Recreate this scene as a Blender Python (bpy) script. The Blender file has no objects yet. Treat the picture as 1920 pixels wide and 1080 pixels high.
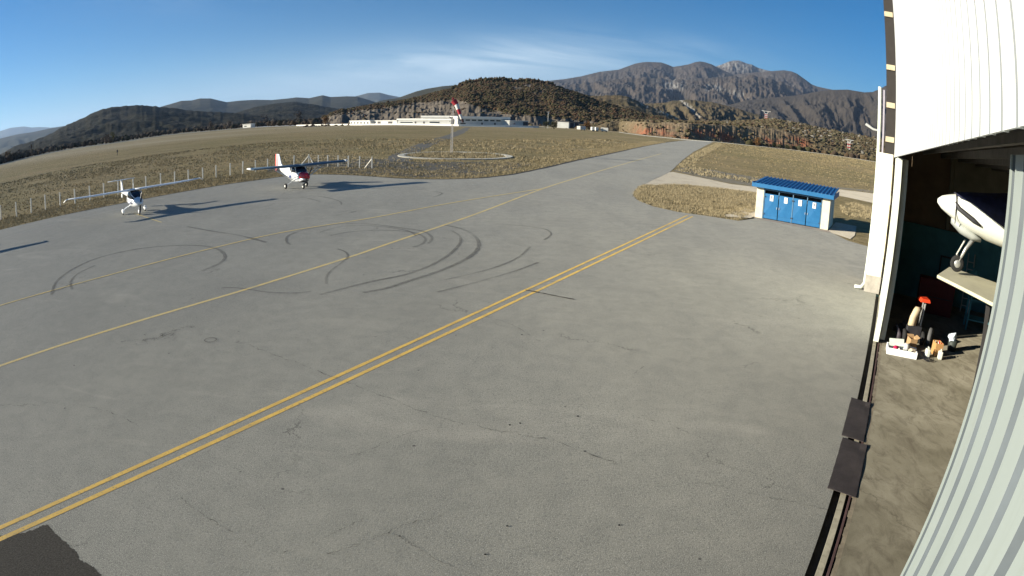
# Airfield apron seen from a camera under the eave of a metal-clad hangar. Units: metres.
import bpy, bmesh, math, random
import numpy as np
from mathutils import Vector, Matrix, noise as mnoise
R=math.radians
random.seed(7); rng=np.random.default_rng(7)
scene=bpy.context.scene
col=scene.collection

# ------------------------------------------------------------------ camera (wide lens with barrel distortion)
H=6.0
cd=bpy.data.cameras.new('Camera'); cam=bpy.data.objects.new('Camera',cd); col.objects.link(cam); scene.camera=cam
cd.type='PANO'; cd.panorama_type='FISHEYE_LENS_POLYNOMIAL'; cd.sensor_width=36; cd.sensor_fit='HORIZONTAL'
_s=1.92/36
cd.fisheye_polynomial_k0=0; cd.fisheye_polynomial_k1=-0.83784485*_s; cd.fisheye_polynomial_k2=0
cd.fisheye_polynomial_k3=-0.08249047*_s**3; cd.fisheye_polynomial_k4=0; cd.fisheye_fov=R(180)
cd.clip_start=.03; cd.clip_end=90000
cam.matrix_world=Matrix.Translation((0,0,H))@Matrix.Rotation(math.pi/2-0.27016489,4,'X')@Matrix.Rotation(0.03651612,4,'Z')

# ------------------------------------------------------------------ light
SUN_AZ=262.0; SUN_EL=16.0
w=bpy.data.worlds.new('World'); scene.world=w; w.use_nodes=True
wn=w.node_tree; wn.nodes.clear()
def N(nt,t,**k):
    n=nt.nodes.new(t)
    for a,b in k.items(): setattr(n,a,b)
    return n
sky=N(wn,'ShaderNodeTexSky',sky_type='NISHITA'); sky.sun_disc=False; sky.sun_elevation=R(SUN_EL); sky.sun_rotation=R(SUN_AZ)
sky.altitude=500; sky.air_density=.85; sky.dust_density=0.0; sky.ozone_density=2.2
hsv=N(wn,'ShaderNodeHueSaturation'); hsv.inputs['Saturation'].default_value=1.22
tint=N(wn,'ShaderNodeMix',data_type='RGBA',blend_type='MULTIPLY'); tint.inputs[0].default_value=1; tint.inputs[7].default_value=(.47,.72,.90,1)
wn.links.new(sky.outputs[0],tint.inputs[6]); wn.links.new(tint.outputs[2],hsv.inputs['Color'])
# thin cirrus: noise on a plane high above, seen by direction
tc=N(wn,'ShaderNodeTexCoord'); sep=N(wn,'ShaderNodeSeparateXYZ'); wn.links.new(tc.outputs['Generated'],sep.inputs[0])
def wm(op,a,b=None,clamp=False):
    n=N(wn,'ShaderNodeMath',operation=op,use_clamp=clamp)
    for i,x in enumerate((a,b)):
        if x is None: continue
        if isinstance(x,(int,float)): n.inputs[i].default_value=x
        else: wn.links.new(x,n.inputs[i])
    return n.outputs[0]
az=wm('ARCTAN2',sep.outputs[0],sep.outputs[1]); el=wm('ARCSINE',sep.outputs[2])
cmb=N(wn,'ShaderNodeCombineXYZ'); wn.links.new(wm('MULTIPLY',az,3.2),cmb.inputs[0]); wn.links.new(wm('ADD',wm('MULTIPLY',el,26.0),wm('MULTIPLY',az,2.2)),cmb.inputs[1])
nz=N(wn,'ShaderNodeTexNoise'); nz.inputs['Scale'].default_value=1.0; nz.inputs['Detail'].default_value=8; nz.inputs['Roughness'].default_value=.62; nz.inputs['Distortion'].default_value=.6
wn.links.new(cmb.outputs[0],nz.inputs['Vector'])
cr=N(wn,'ShaderNodeMapRange'); cr.inputs[1].default_value=.36; cr.inputs[2].default_value=.66; wn.links.new(nz.outputs[0],cr.inputs[0])
def bump(x,c,s): # soft bump
    d=wm('DIVIDE',wm('SUBTRACT',x,c),s); return wm('EXPONENT',wm('MULTIPLY',wm('MULTIPLY',d,d),-1.0))
m1=wm('MULTIPLY',bump(az,R(-2),R(16)),bump(wm('SUBTRACT',el,wm('MULTIPLY',az,.10)),R(5.6),R(1.9)))
m2=wm('MULTIPLY',wm('MULTIPLY',bump(az,R(-30),R(14)),bump(el,R(12.5),R(2.0))),.12)
mk=wm('MULTIPLY',wm('ADD',wm('MULTIPLY',m1,1.0),m2),cr.outputs[0],True)
# even veil near the horizon
veil=wm('MULTIPLY',wm('MULTIPLY',bump(az,R(-5),R(22)),bump(el,R(2.0),R(4.0))),.42)
mk=wm('ADD',wm('MULTIPLY',mk,.62),veil,True)
mx=N(wn,'ShaderNodeMix',data_type='RGBA'); wn.links.new(mk,mx.inputs[0]); wn.links.new(hsv.outputs[0],mx.inputs[6]); mx.inputs[7].default_value=(7.6,9.0,9.8,1)
bg=N(wn,'ShaderNodeBackground'); bg.inputs[1].default_value=.052
wn.links.new(mx.outputs[2],bg.inputs[0]); wo=N(wn,'ShaderNodeOutputWorld'); wn.links.new(bg.outputs[0],wo.inputs[0])

sd=bpy.data.lights.new('Sun','SUN'); sd.energy=5.0; sd.angle=R(.5); sd.color=(1,.925,.76)
so=bpy.data.objects.new('Sun',sd); col.objects.link(so)
S=Vector((math.sin(R(SUN_AZ))*math.cos(R(SUN_EL)),math.cos(R(SUN_AZ))*math.cos(R(SUN_EL)),math.sin(R(SUN_EL))))
so.rotation_euler=S.to_track_quat('Z','Y').to_euler(); so.location=(-60,-20,60)
scene.view_settings.view_transform='Standard'; scene.view_settings.look='None'; scene.view_settings.exposure=1.22; scene.view_settings.gamma=1
scene.cycles.max_bounces=6; scene.cycles.use_adaptive_sampling=True

# ------------------------------------------------------------------ material helpers
def lin(c): return tuple((x/12.92 if x<=.04045 else ((x+.055)/1.055)**2.4) for x in c)+(1,)
class M:
    def __init__(s,name,rough=.8,metal=0,spec=.3,drough=0):
        s.m=bpy.data.materials.new(name); s.m.use_nodes=True; s.t=s.m.node_tree; s.t.nodes.clear()
        s.b=s.n('ShaderNodeBsdfPrincipled'); s.o=s.n('ShaderNodeOutputMaterial'); s.l(s.b.outputs[0],s.o.inputs[0])
        s.b.inputs['Roughness'].default_value=rough; s.b.inputs['Metallic'].default_value=metal; s.b.inputs['Specular IOR Level'].default_value=spec
        if 'Diffuse Roughness' in s.b.inputs: s.b.inputs['Diffuse Roughness'].default_value=drough
        s.pos=None
    def n(s,t,**k): return N(s.t,t,**k)
    def l(s,a,b): s.t.links.new(a,b)
    def P(s,obj=False):
        if obj: return s.n('ShaderNodeTexCoord').outputs['Object']
        if s.pos is None: s.pos=s.n('ShaderNodeNewGeometry').outputs['Position']
        return s.pos
    def noise(s,scale,detail=4,rough=.6,dist=0,stretch=None,rot=0,obj=False,out=0):
        v=s.P(obj)
        if stretch or rot:
            mp=s.n('ShaderNodeMapping'); s.l(v,mp.inputs[0]); mp.inputs['Rotation'].default_value=(0,0,rot); mp.inputs['Scale'].default_value=stretch or (1,1,1); v=mp.outputs[0]
        n=s.n('ShaderNodeTexNoise'); n.inputs['Scale'].default_value=scale; n.inputs['Detail'].default_value=detail; n.inputs['Roughness'].default_value=rough; n.inputs['Distortion'].default_value=dist
        s.l(v,n.inputs['Vector']); return n.outputs[out]
    def rng(s,x,a,b,c=0,d=1):
        n=s.n('ShaderNodeMapRange'); s.l(x,n.inputs[0])
        for i,v in enumerate((a,b,c,d)): n.inputs[i+1].default_value=v
        return n.outputs[0]
    def math(s,op,a,b=None,clamp=False):
        n=s.n('ShaderNodeMath',operation=op,use_clamp=clamp)
        for i,x in enumerate((a,b)):
            if x is None: continue
            if isinstance(x,(int,float)): n.inputs[i].default_value=x
            else: s.l(x,n.inputs[i])
        return n.outputs[0]
    def mix(s,f,a,b,mode='MIX'):
        n=s.n('ShaderNodeMix',data_type='RGBA',blend_type=mode)
        if isinstance(f,(int,float)): n.inputs[0].default_value=f
        else: s.l(f,n.inputs[0])
        for i,x in ((6,a),(7,b)):
            if isinstance(x,tuple): n.inputs[i].default_value=x if len(x)==4 else x+(1,)
            else: s.l(x,n.inputs[i])
        return n.outputs[2]
    def col(s,c):
        if isinstance(c,tuple): s.b.inputs['Base Color'].default_value=c if len(c)==4 else c+(1,)
        else: s.l(c,s.b.inputs['Base Color'])
        return s
    def bump(s,h,strength=.5,dist=.02):
        n=s.n('ShaderNodeBump'); n.inputs['Strength'].default_value=strength; n.inputs['Distance'].default_value=dist; s.l(h,n.inputs['Height']); s.l(n.outputs[0],s.b.inputs['Normal']); return s
    def attr(s,name,ch=None):
        a=s.n('ShaderNodeAttribute',attribute_name=name); return a.outputs['Fac' if ch is None else ch]
def simple(name,c,rough=.6,metal=0,spec=.4,var=.12,scale=3,obj=True,dirt=None,bump=0):
    m=M(name,rough,metal,spec)
    n=m.noise(scale,5,.6,obj=obj)
    a=tuple(x*(1-var) for x in c); b=tuple(min(1,x*(1+var)) for x in c)
    k=m.mix(m.rng(n,.3,.7),a,b)
    if dirt: k=m.mix(m.rng(m.noise(scale*2.3,6,.7,obj=obj,dist=.5),.52,.75,0,dirt[1]),k,dirt[0])
    m.col(k)
    if bump: m.bump(m.noise(scale*12,4,.6,obj=obj),bump,.01)
    return m.m

# ------------------------------------------------------------------ mesh helpers
def tag(o,label=None,cat=None,group=None,kind=None):
    if label: o['label']=label
    if cat: o['category']=cat
    if group: o['group']=group
    if kind: o['kind']=kind
    return o
def empty(name,label=None,cat=None,loc=(0,0,0),rz=0,group=None):
    o=bpy.data.objects.new(name,None); col.objects.link(o); o.location=loc; o.rotation_euler=(0,0,rz); o.empty_display_size=.3
    return tag(o,label,cat,group)
def mesh(name,v,f,mat,parent=None,smooth=False,mats=None,fm=None):
    me=bpy.data.meshes.new(name); me.from_pydata([tuple(map(float,p)) for p in v],[],f); me.update()
    for m in (mats or [mat]): me.materials.append(m)
    if fm is not None: me.polygons.foreach_set('material_index',fm)
    if smooth: me.polygons.foreach_set('use_smooth',[True]*len(me.polygons))
    o=bpy.data.objects.new(name,me); col.objects.link(o)
    if parent: o.parent=parent
    return o
class B:
    """collects shapes into one mesh"""
    def __init__(s): s.v=[]; s.f=[]; s.m=[]; s.mi=0
    def add(s,v,f):
        k=len(s.v); s.v+= [tuple(p) for p in v]; s.f+=[tuple(i+k for i in q) for q in f]; s.m+=[s.mi]*len(f); return s
    def box(s,x0,x1,y0,y1,z0,z1):
        return s.add([(x0,y0,z0),(x1,y0,z0),(x1,y1,z0),(x0,y1,z0),(x0,y0,z1),(x1,y0,z1),(x1,y1,z1),(x0,y1,z1)],[(0,3,2,1),(4,5,6,7),(0,1,5,4),(1,2,6,5),(2,3,7,6),(3,0,4,7)])
    def bar(s,a,b,w,h=None,up=(0,0,1)):
        a=Vector(a); b=Vector(b); h=h or w; d=(b-a).normalized(); u=Vector(up)
        if abs(d.dot(u))>.98: u=Vector((1,0,0))
        x=d.cross(u).normalized()*w/2; y=x.cross(d).normalized()*h/2
        v=[p+q for p in (a,b) for q in (-x-y,x-y,x+y,-x+y)]
        return s.add(v,[(0,3,2,1),(4,5,6,7),(0,1,5,4),(1,2,6,5),(2,3,7,6),(3,0,4,7)])
    def tube(s,pts,r,n=8,cap=True,rr=None):
        pts=[Vector(p) for p in pts]; k=len(s.v); L=len(pts)
        rr=rr or [r]*L; px=None
        for i,p in enumerate(pts):
            d=(pts[min(i+1,L-1)]-pts[max(i-1,0)]).normalized()
            if px is None: px=d.orthogonal().normalized()
            else:
                px=(px-d*px.dot(d)).normalized()
            y=d.cross(px)
            for j in range(n):
                a=2*math.pi*j/n; s.v.append(tuple(p+(px*math.cos(a)+y*math.sin(a))*rr[i]))
        fs=[]
        for i in range(L-1):
            for j in range(n): fs.append((k+i*n+j,k+i*n+(j+1)%n,k+(i+1)*n+(j+1)%n,k+(i+1)*n+j))
        if cap: fs.append(tuple(k+j for j in reversed(range(n)))); fs.append(tuple(k+(L-1)*n+j for j in range(n)))
        s.f+=fs; s.m+=[s.mi]*len(fs); return s
    def loft(s,secs,cap=True):
        n=len(secs[0]); k=len(s.v); fs=[]
        for q in secs: s.v+=[tuple(p) for p in q]
        for i in range(len(secs)-1):
            for j in range(n): fs.append((k+i*n+j,k+i*n+(j+1)%n,k+(i+1)*n+(j+1)%n,k+(i+1)*n+j))
        if cap: fs.append(tuple(k+j for j in reversed(range(n)))); fs.append(tuple(k+(len(secs)-1)*n+j for j in range(n)))
        s.f+=fs; s.m+=[s.mi]*len(fs); return s
    def disc(s,c,ax,r,t,n=20,prof=None):
        ax=Vector(ax).normalized(); prof=prof or [(-t/2,r*.92),(-t/2*.8,r),(t/2*.8,r),(t/2,r*.92)]
        x=ax.orthogonal().normalized(); y=ax.cross(x); c=Vector(c)
        return s.loft([[c+ax*d+(x*math.cos(2*math.pi*j/n)+y*math.sin(2*math.pi*j/n))*q for j in range(n)] for d,q in prof])
    def blob(s,c,rx,ry,rz,sub=1,jit=.15,seed=0):
        bm=bmesh.new(); bmesh.ops.create_icosphere(bm,subdivisions=sub,radius=1); rd=random.Random(seed)
        v=[]
        for q in bm.verts:
            k=1+rd.uniform(-jit,jit); v.append((c[0]+q.co.x*rx*k,c[1]+q.co.y*ry*k,c[2]+q.co.z*rz*k))
        f=[tuple(x.index for x in p.verts) for p in bm.faces]; bm.free(); return s.add(v,f)
    def build(s,name,mat,parent=None,smooth=False,bevel=0,mats=None,auto=False):
        o=mesh(name,s.v,s.f,mat,parent,smooth,mats,s.m if mats else None)
        if bevel:
            md=o.modifiers.new('bevel','BEVEL'); md.width=bevel; md.segments=2; md.limit_method='ANGLE'; md.angle_limit=R(40)
        bm=bmesh.new(); bm.from_mesh(o.data); bmesh.ops.recalc_face_normals(bm,faces=bm.faces); bm.to_mesh(o.data); bm.free()
        return o
def flat(name,pts,z,mat,parent=None,res=None):
    bm=bmesh.new(); vs=[bm.verts.new((p[0],p[1],z)) for p in pts]
    f=bm.faces.new(vs); bm.normal_update()
    if f.normal.z<0: f.normal_flip()
    bmesh.ops.triangulate(bm,faces=bm.faces)
    me=bpy.data.meshes.new(name); bm.to_mesh(me); bm.free(); me.materials.append(mat)
    o=bpy.data.objects.new(name,me); col.objects.link(o)
    if parent: o.parent=parent
    return o
def smoothline(P,n=8):
    P=[Vector(p).to_2d() for p in P]; out=[]
    for i in range(len(P)-1):
        a=P[max(i-1,0)];b=P[i];c=P[i+1];d=P[min(i+2,len(P)-1)]
        for k in range(n):
            t=k/n; out.append(.5*((2*b)+(c-a)*t+(2*a-5*b+4*c-d)*t*t+(3*b-a-3*c+d)*t**3))
    out.append(P[-1]); return out
def ribbon_v(P,w,z,v,f,wj=0):
    k=len(v); L=len(P)
    for i,p in enumerate(P):
        d=(P[min(i+1,L-1)]-P[max(i-1,0)]).normalized(); nrm=Vector((-d.y,d.x))
        ww=w/2*(1+random.uniform(-wj,wj))
        a=p+nrm*ww; b=p-nrm*ww; v+=[(a.x,a.y,z),(b.x,b.y,z)]
    for i in range(L-1): f.append((k+2*i,k+2*i+1,k+2*i+3,k+2*i+2))
def ribbon(name,lines,w,z,mat,n=8,kind='structure',wj=0,smooth=True):
    v=[];f=[]
    for i,L in enumerate(lines):
        P=smoothline(L,n) if smooth else [Vector(p).to_2d() for p in L]
        ribbon_v(P,w[i] if isinstance(w,(list,tuple)) else w,z,v,f,wj)
    o=mesh(name,v,f,mat); return tag(o,kind=kind)

# ------------------------------------------------------------------ ground materials
def asphalt():
    m=M('asphalt',.86,0,.35,.25)
    big=m.noise(.035,4,.55,.4); mid=m.noise(.22,5,.6,.6,stretch=(1,.45,1),rot=R(20)); fine=m.noise(17,3,.8); grit=m.noise(48,2,.8)
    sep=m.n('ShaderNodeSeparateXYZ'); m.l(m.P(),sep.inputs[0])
    # paler rightward and far off: wear, plus sun backscatter painted into the colour
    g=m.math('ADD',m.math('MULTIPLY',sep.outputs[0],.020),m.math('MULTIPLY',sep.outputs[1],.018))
    lit_wear=m.rng(m.math('ADD',g,m.math('MULTIPLY',m.math('SUBTRACT',big,.5),.8)),-.15,.95)
    c=m.mix(lit_wear,(.215,.213,.190,1),(.355,.335,.277,1))
    c=m.mix(m.rng(mid,.36,.60),m.mix(.78,(.08,.083,.08,1),c),c); c=m.mix(m.rng(m.noise(1.7,5,.7,.5),.60,.36,0,.28),c,(.11,.112,.105,1)); c=m.mix(m.rng(m.noise(.8,5,.7,.8,stretch=(.3,1,1),rot=R(-55)),.60,.78,0,.30),c,(.40,.38,.32,1))
    # bleached patches
    c=m.mix(m.rng(m.noise(.3,5,.6,1.0,stretch=(.4,1,1),rot=R(-25)),.58,.74,0,.42),c,(.40,.375,.32,1))
    # fine aggregate, coarser in the near worn area
    worn=m.rng(m.noise(.12,3,.5),.35,.6,.25,1)
    c=m.mix(m.math('MULTIPLY',m.rng(fine,.47,.33,0,.75),worn),c,(.07,.072,.07,1))
    c=m.mix(m.math('MULTIPLY',m.rng(grit,.53,.66,0,.8),worn),c,(.52,.51,.46,1)); c=m.mix(m.math('MULTIPLY',m.rng(m.noise(60,2,.8,out=0,dist=.3),.46,.34,0,.85),worn),c,(.055,.056,.055,1))
    # oil and damp stains
    c=m.mix(m.rng(m.noise(.55,4,.7,1.2),.70,.80,0,.45),c,(.06,.058,.055,1))
    # pits and dark pebbles
    vo=m.n('ShaderNodeTexVoronoi'); vo.inputs['Scale'].default_value=.9; m.l(m.P(),vo.inputs['Vector'])
    c=m.mix(m.rng(vo.outputs['Distance'],.035,.02,0,.85),c,(.03,.03,.03,1))
    # hair cracks
    nv=m.noise(1.1,5,.7,out=1); wv=m.mix(.10,m.P(),nv,'ADD') if False else None
    add=m.n('ShaderNodeVectorMath',operation='MULTIPLY_ADD'); m.l(nv,add.inputs[0]); add.inputs[1].default_value=(1.6,1.6,0); m.l(m.P(),add.inputs[2])
    v2=m.n('ShaderNodeTexVoronoi',feature='DISTANCE_TO_EDGE'); v2.inputs['Scale'].default_value=.16; m.l(add.outputs[0],v2.inputs['Vector'])
    ck=m.math('MULTIPLY',m.rng(v2.outputs['Distance'],.004,.0007,0,.6),m.rng(m.noise(.35,2),.54,.64))
    c=m.mix(ck,c,(.035,.035,.033,1))
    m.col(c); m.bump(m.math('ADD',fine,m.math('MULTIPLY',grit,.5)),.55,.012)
    return m.m
def paint(name,c1,c2,under=(.15,.15,.145,1),wear=.5):
    m=M(name,.75,0,.3,.5)
    k=m.mix(m.rng(m.noise(1.4,4,.6),.35,.65),c1,c2)
    k=m.mix(m.rng(m.noise(22,4,.75),.50-wear*.1,.62-wear*.1+.08,1,0) if False else m.rng(m.noise(13,5,.75),.60-.12*wear,.74-.12*wear),k,under)
    k=m.mix(m.rng(m.noise(.35,4,.7),.56,.70,0,wear),k,under)
    m.col(k); return m.m
def grassland():
    m=M('dry_grassland',.95,0,.1,.3)
    a=m.noise(.018,5,.6,.5); b=m.noise(.11,6,.68,.6,stretch=(.55,1,1),rot=R(25)); c_=m.noise(.9,5,.72); f=m.noise(5.5,4,.7)
    k=m.mix(m.rng(b,.34,.66),(.205,.165,.085,1),(.31,.24,.13,1))
    k=m.mix(m.rng(a,.42,.62,0,.6),k,(.20,.172,.078,1))
    k=m.mix(m.rng(c_,.48,.70,0,.5),k,(.40,.315,.17,1))
    k=m.mix(m.rng(c_,.47,.33,0,.5),k,(.060,.052,.032,1))
    k=m.mix(m.rng(f,.42,.28,0,.35),k,(.03,.03,.02,1))
    k=m.mix(m.rng(f,.60,.78,0,.3),k,(.34,.28,.16,1))
    # smoother mown strip far away and stony grey soil in places
    sep=m.n('ShaderNodeSeparateXYZ'); m.l(m.P(),sep.inputs[0])
    far=m.rng(m.math('ADD',sep.outputs[1],m.math('MULTIPLY',sep.outputs[0],-.8)),330,430)
    k=m.mix(m.math('MULTIPLY',far,.65),k,m.mix(m.rng(m.noise(.012,4,.5,stretch=(.2,1,1),rot=R(-35)),.45,.6),(.315,.255,.150,1),(.40,.34,.235,1)))
    m.col(k); m.bump(m.math('ADD',c_,f),.9,.25)
    return m.m
def stony(name='stony_soil'):
    m=M(name,.95,0,.1,1.0)
    f=m.noise(6,5,.75); c=m.noise(.5,5,.7)
    k=m.mix(m.rng(f,.35,.65),(.085,.078,.066,1),(.20,.185,.155,1))
    k=m.mix(m.rng(c,.5,.62,0,.85),k,(.13,.108,.055,1))
    k=m.mix(m.rng(m.noise(1.7,5,.75),.56,.72,0,.7),k,(.30,.25,.14,1))
    k=m.mix(m.rng(f,.38,.28,0,.7),k,(.03,.028,.022,1))
    m.col(k); m.bump(f,.8,.1); return m.m
def gravel(name,a,b,scale=4):
    m=M(name,.9,0,.2,1.0)
    k=m.mix(m.rng(m.noise(scale,6,.72),.35,.66),a,b)
    k=m.mix(m.rng(m.noise(.4,4,.6,.5),.52,.7,0,.4),k,tuple(x*.55 for x in a[:3])+(1,))
    m.col(k); m.bump(m.noise(scale*6,4,.7),.4,.02); return m.m
MAT={}
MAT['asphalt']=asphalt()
MAT['yellow']=paint('yellow_paint',(.66,.44,.105,1),(.54,.36,.10,1),(.20,.185,.14,1),.5)
MAT['yellow_old']=paint('old_yellow_paint',(.62,.46,.18,1),(.54,.44,.22,1),(.21,.20,.165,1),.5)
MAT['white_old']=paint('old_white_paint',(.36,.35,.31,1),(.30,.29,.26,1),(.16,.16,.15,1),.8)
MAT['grass']=grassland(); MAT['stony']=stony()
MAT['path']=gravel('pale_concrete_path',(.30,.265,.21,1),(.40,.36,.29,1))
MAT['ring']=gravel('whitewashed_concrete',(.42,.39,.32,1),(.58,.54,.45,1),2)
MAT['farcon']=gravel('far_concrete',(.50,.47,.40,1),(.66,.62,.54,1),.3)
MAT['track']=gravel('dirt_track_soil',(.115,.105,.088,1),(.18,.165,.135,1),1.2)

# ------------------------------------------------------------------ ground and pavement
GZ=-0.02
_A=R(34.75); _su=(math.sin(_A),math.cos(_A)); _sv=(math.cos(_A),-math.sin(_A))
_q=lambda u,v:(u*_su[0]+v*_sv[0],u*_su[1]+v*_sv[1],GZ)
_o=[(-40000,-3000,GZ),(40000,-3000,GZ),(40000,45000,GZ),(-40000,45000,GZ)]; _i=[_q(-14,.19),_q(-14,.73),_q(28.05,.73),_q(28.05,.19)]
g=mesh('ground',_o+_i,[(0,1,5,4),(1,2,6,5),(2,3,7,6),(3,0,4,7)],MAT['grass']); tag(g,kind='structure')
left=[(-37.61,39.39),(-34.13,44.66),(-31.2,50.13),(-28.06,56.05),(-26.19,58.81),(-24.12,62.19),(-22.64,63.28),(-20.55,63.51),(-17.29,62.58),(-14.01,60.8),(-10.42,58.86),(-6.35,58.93),(-3.45,60.68),(-0.43,65.73),(3.3,75.98),(8.72,93.11),(16.99,117.63),(32.7,166.76),(59.08,245.86),(90.96,334.33)]
rightp=[(133.36,411.85),(83.39,269.13),(47.66,166.07),(31.63,117.51),(21.07,84.26),(17.15,73.74),(14.81,67.77),(12.55,61.58),(10.71,56.07),(9.85,52.17),(9.63,49.02),(10.24,45.73),(11.61,43.68),(13.39,42.74),(15.64,41.4),(18.41,44)]
d=(Vector(left[2])-Vector(left[0])).normalized(); l0=Vector(left[0])-d*95
A_=R(34.75); SU=(math.sin(A_),math.cos(A_)); SV=(math.cos(A_),-math.sin(A_))
def PV(u,v,z=0): return (u*SU[0]+v*SV[0],u*SU[1]+v*SV[1],z)
apron=[tuple(l0)]+left+rightp+[PV(46.4,-10.4)[:2],PV(46.0,-4.2)[:2],PV(43.0,-2.4)[:2],PV(41.6,.4)[:2],PV(29.2,.4)[:2],PV(29.2,.20)[:2],PV(-30,.20)[:2],(l0[0]+26,l0[1]-20)]
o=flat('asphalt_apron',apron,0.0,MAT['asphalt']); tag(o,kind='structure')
edge_m=simple('dark_ground_line',(.03,.027,.024),.95,var=.3,obj=False)
ribbon('apron_edge_strip',[left[:13],left[12:]],[.32,.5],.010,edge_m,4,wj=.35)  # thin dark strip following the apron edge
# a darker, rougher area laid over the near left corner
pm=M('dark_corner_patch',.95,0,.2,1.0); pf=pm.noise(26,3,.7)
pm.col(pm.mix(pm.rng(pf,.35,.65),(.034,.031,.027,1),(.085,.077,.068,1))); pm.bump(pf,.7,.015)
patch=[(-8.25,4.95),(-7.9,5.33),(-7.72,5.62),(-7.44,5.53),(-7.11,5.43),(-6.71,5.3),(-6.45,5.14),(-6.17,5.1),(-5.89,4.99)]
c0=patch[0]
patch=[(q.x+random.gauss(0,.012),q.y+random.gauss(0,.012)) for q in smoothline(patch,10)]
flat('dark_corner_patch',[(c0[0]-4,c0[1]-2)]+patch+[(patch[-1][0]-.6,patch[-1][1]-4),(c0[0]-8,c0[1]-8)],.004,pm.m)['kind']='structure'

# soils and paths
isl=[(12.55,61.58),(10.71,56.07),(9.85,52.17),(9.63,49.02),(10.24,45.73),(11.61,43.68),(13.39,42.74),(15.59,41.49),(20.5,49.3),(26.46,63.36),(21.96,64.88),(17.79,65.48)]
o=flat('gravel_path',[(20.01,81.75),(21.21,83.57),(22.85,78.96),(25.66,71.77),(29.77,71.08),(49.54,84.97),(57.88,86.65),(65.83,87.22),(53.16,70.22),(46.04,68.7),(42.6,72.93),(26.46,63.36),(21.96,64.88),(17.79,65.48),(12.44,61.03),(14.25,66.82),(16.66,73.38)],GZ+.012,MAT['path']); tag(o,kind='structure')
# bare stony ground between the fence and the ring
o=flat('stony_ground',[(-28.39,66.96),(-24.63,67.89),(-21.36,66.02),(-17.18,64.32),(-13.28,62.48),(-9.66,60.51),(-6.07,61.1),(-3.38,64.09),(-0.61,71.74),(2.15,81.4),(-0.62,84.81),(-4.78,82.97),(-10.11,80.5),(-15.61,81.85),(-20.12,87.14),(-24.18,84.59),(-27.84,83.51),(-29.75,78.74),(-30.5,72.84)],GZ+.006,MAT['stony']); tag(o,kind='structure')
o=flat('stony_verge',[(21.73,85.67),(26.88,97.96),(31.16,95.4),(35.92,88.24),(42.08,85.19),(63.33,94.91),(58.72,87.93),(50.22,86.16),(30.09,71.86),(25.93,72.56),(23.11,79.89)],GZ+.006,MAT['stony']); tag(o,kind='structure')
o=ribbon('dirt_track',[[(-15.64,80.88),(-16.99,94.16),(-17.99,109.11),(-18.99,132.32),(-19.63,160.51),(-20.1,198.59),(-22.2,250.22),(-26.61,337.78)]],3.6,GZ+.010,MAT['track'],8,wj=.25)
# whitewashed ring round the windsock
RC=Vector((-9.2,94.4)); v=[];f=[]
for i in range(97):
    a=2*math.pi*i/96; j=random.uniform(-.06,.06)
    v+=[(RC.x+math.cos(a)*(7.65+j),RC.y+math.sin(a)*(8.0+j),GZ+.14),(RC.x+math.cos(a)*8.6,RC.y+math.sin(a)*9.0,GZ+.14),(RC.x+math.cos(a)*(7.62+j),RC.y+math.sin(a)*(7.97+j),GZ),(RC.x+math.cos(a)*8.62,RC.y+math.sin(a)*9.02,GZ)]
for i in range(96):
    k=4*i; f+=[(k,k+1,k+5,k+4),(k+1,k+3,k+7,k+5),(k+2,k,k+4,k+6)]
o=mesh('concrete_ring',v,f,MAT['ring']); tag(o,kind='structure')
# pale far concrete (runway shoulder) and the boundary
far=[(-347.65,250.69),(-330.6,272.28),(-399.44,375.55),(-427.68,469.89),(-363.62,468.5),(-396.12,618.16),(-330.28,616.9),(-295.75,650.52),(-215.4,561.14),(-158.87,488.97),(-77.98,415.12),(-35.3,378.65),(9.7,400),(37.75,412.23),(67.19,419.63),(74.15,363.37),(97.3,351.68),(117.83,374.91),(153.7,401.25),(233.91,477.9),(417.4,630.46)]
_ra=[17.45,20.96,26.08,33.51]+[40.0,48.0]
_rD=[404,430,455,470,480,490]; _rz=[0,.15,1.08,2.47,3.4,4.2]
def zrise(x,y):
    x=np.asarray(x,float); y=np.asarray(y,float); a=np.degrees(np.arctan2(x,y)); r_=np.hypot(x,y); D=np.interp(a,_ra,_rD); zb=np.interp(a,_ra,_rz)*(a<60); t=np.clip((r_-150)/(D-150),0,1); return zb*t*t*(3-2*t)*.35+zb*t*t*.65
def field_rise():
    aa=np.linspace(_ra[0],_ra[-1],60); tt_=np.linspace(0,1,40); V=[];F=[]
    for t in tt_:
        for a in aa:
            D=np.interp(a,_ra,_rD)+40; rr=150+(D-150)*t; x=rr*math.sin(R(a)); y=rr*math.cos(R(a)); V.append((x,y,GZ+float(zrise(x,y))+.001))
    n=len(aa)
    for i in range(len(tt_)-1):
        for j in range(n-1): F.append((i*n+j,i*n+j+1,(i+1)*n+j+1,(i+1)*n+j))
    tag(mesh('field_rise',V,F,MAT['grass'],smooth=True),kind='structure')
field_rise()
farR=[(D*math.sin(R(a)),D*math.cos(R(a))) for a,D in zip(_ra,_rD)]
def scale_pts(P,k): return [(p[0]*k,p[1]*k) for p in P]
def strip(name,P,k0,k1,z,mat):
    v=[];f=[]
    for p in P: v+=[(p[0]*k0,p[1]*k0,z),(p[0]*k1,p[1]*k1,z)]
    for i in range(len(P)-1): f.append((2*i,2*i+2,2*i+3,2*i+1))
    return tag(mesh(name,v,f,mat),kind='structure')
strip('far_runway',smoothline(far[7:13],6),.985,1.45,GZ+.03,MAT['farcon'])
strip('boundary_road',smoothline(far[14:18],6),.99,1.03,GZ+.03,MAT['farcon'])
V=[];F=[]; Q=smoothline(farR,12)
for i,p in enumerate(Q):
    for k in (.992,1.02): V.append((p.x*k,p.y*k,GZ+.05+float(zrise(p.x*k,p.y*k))))
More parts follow.
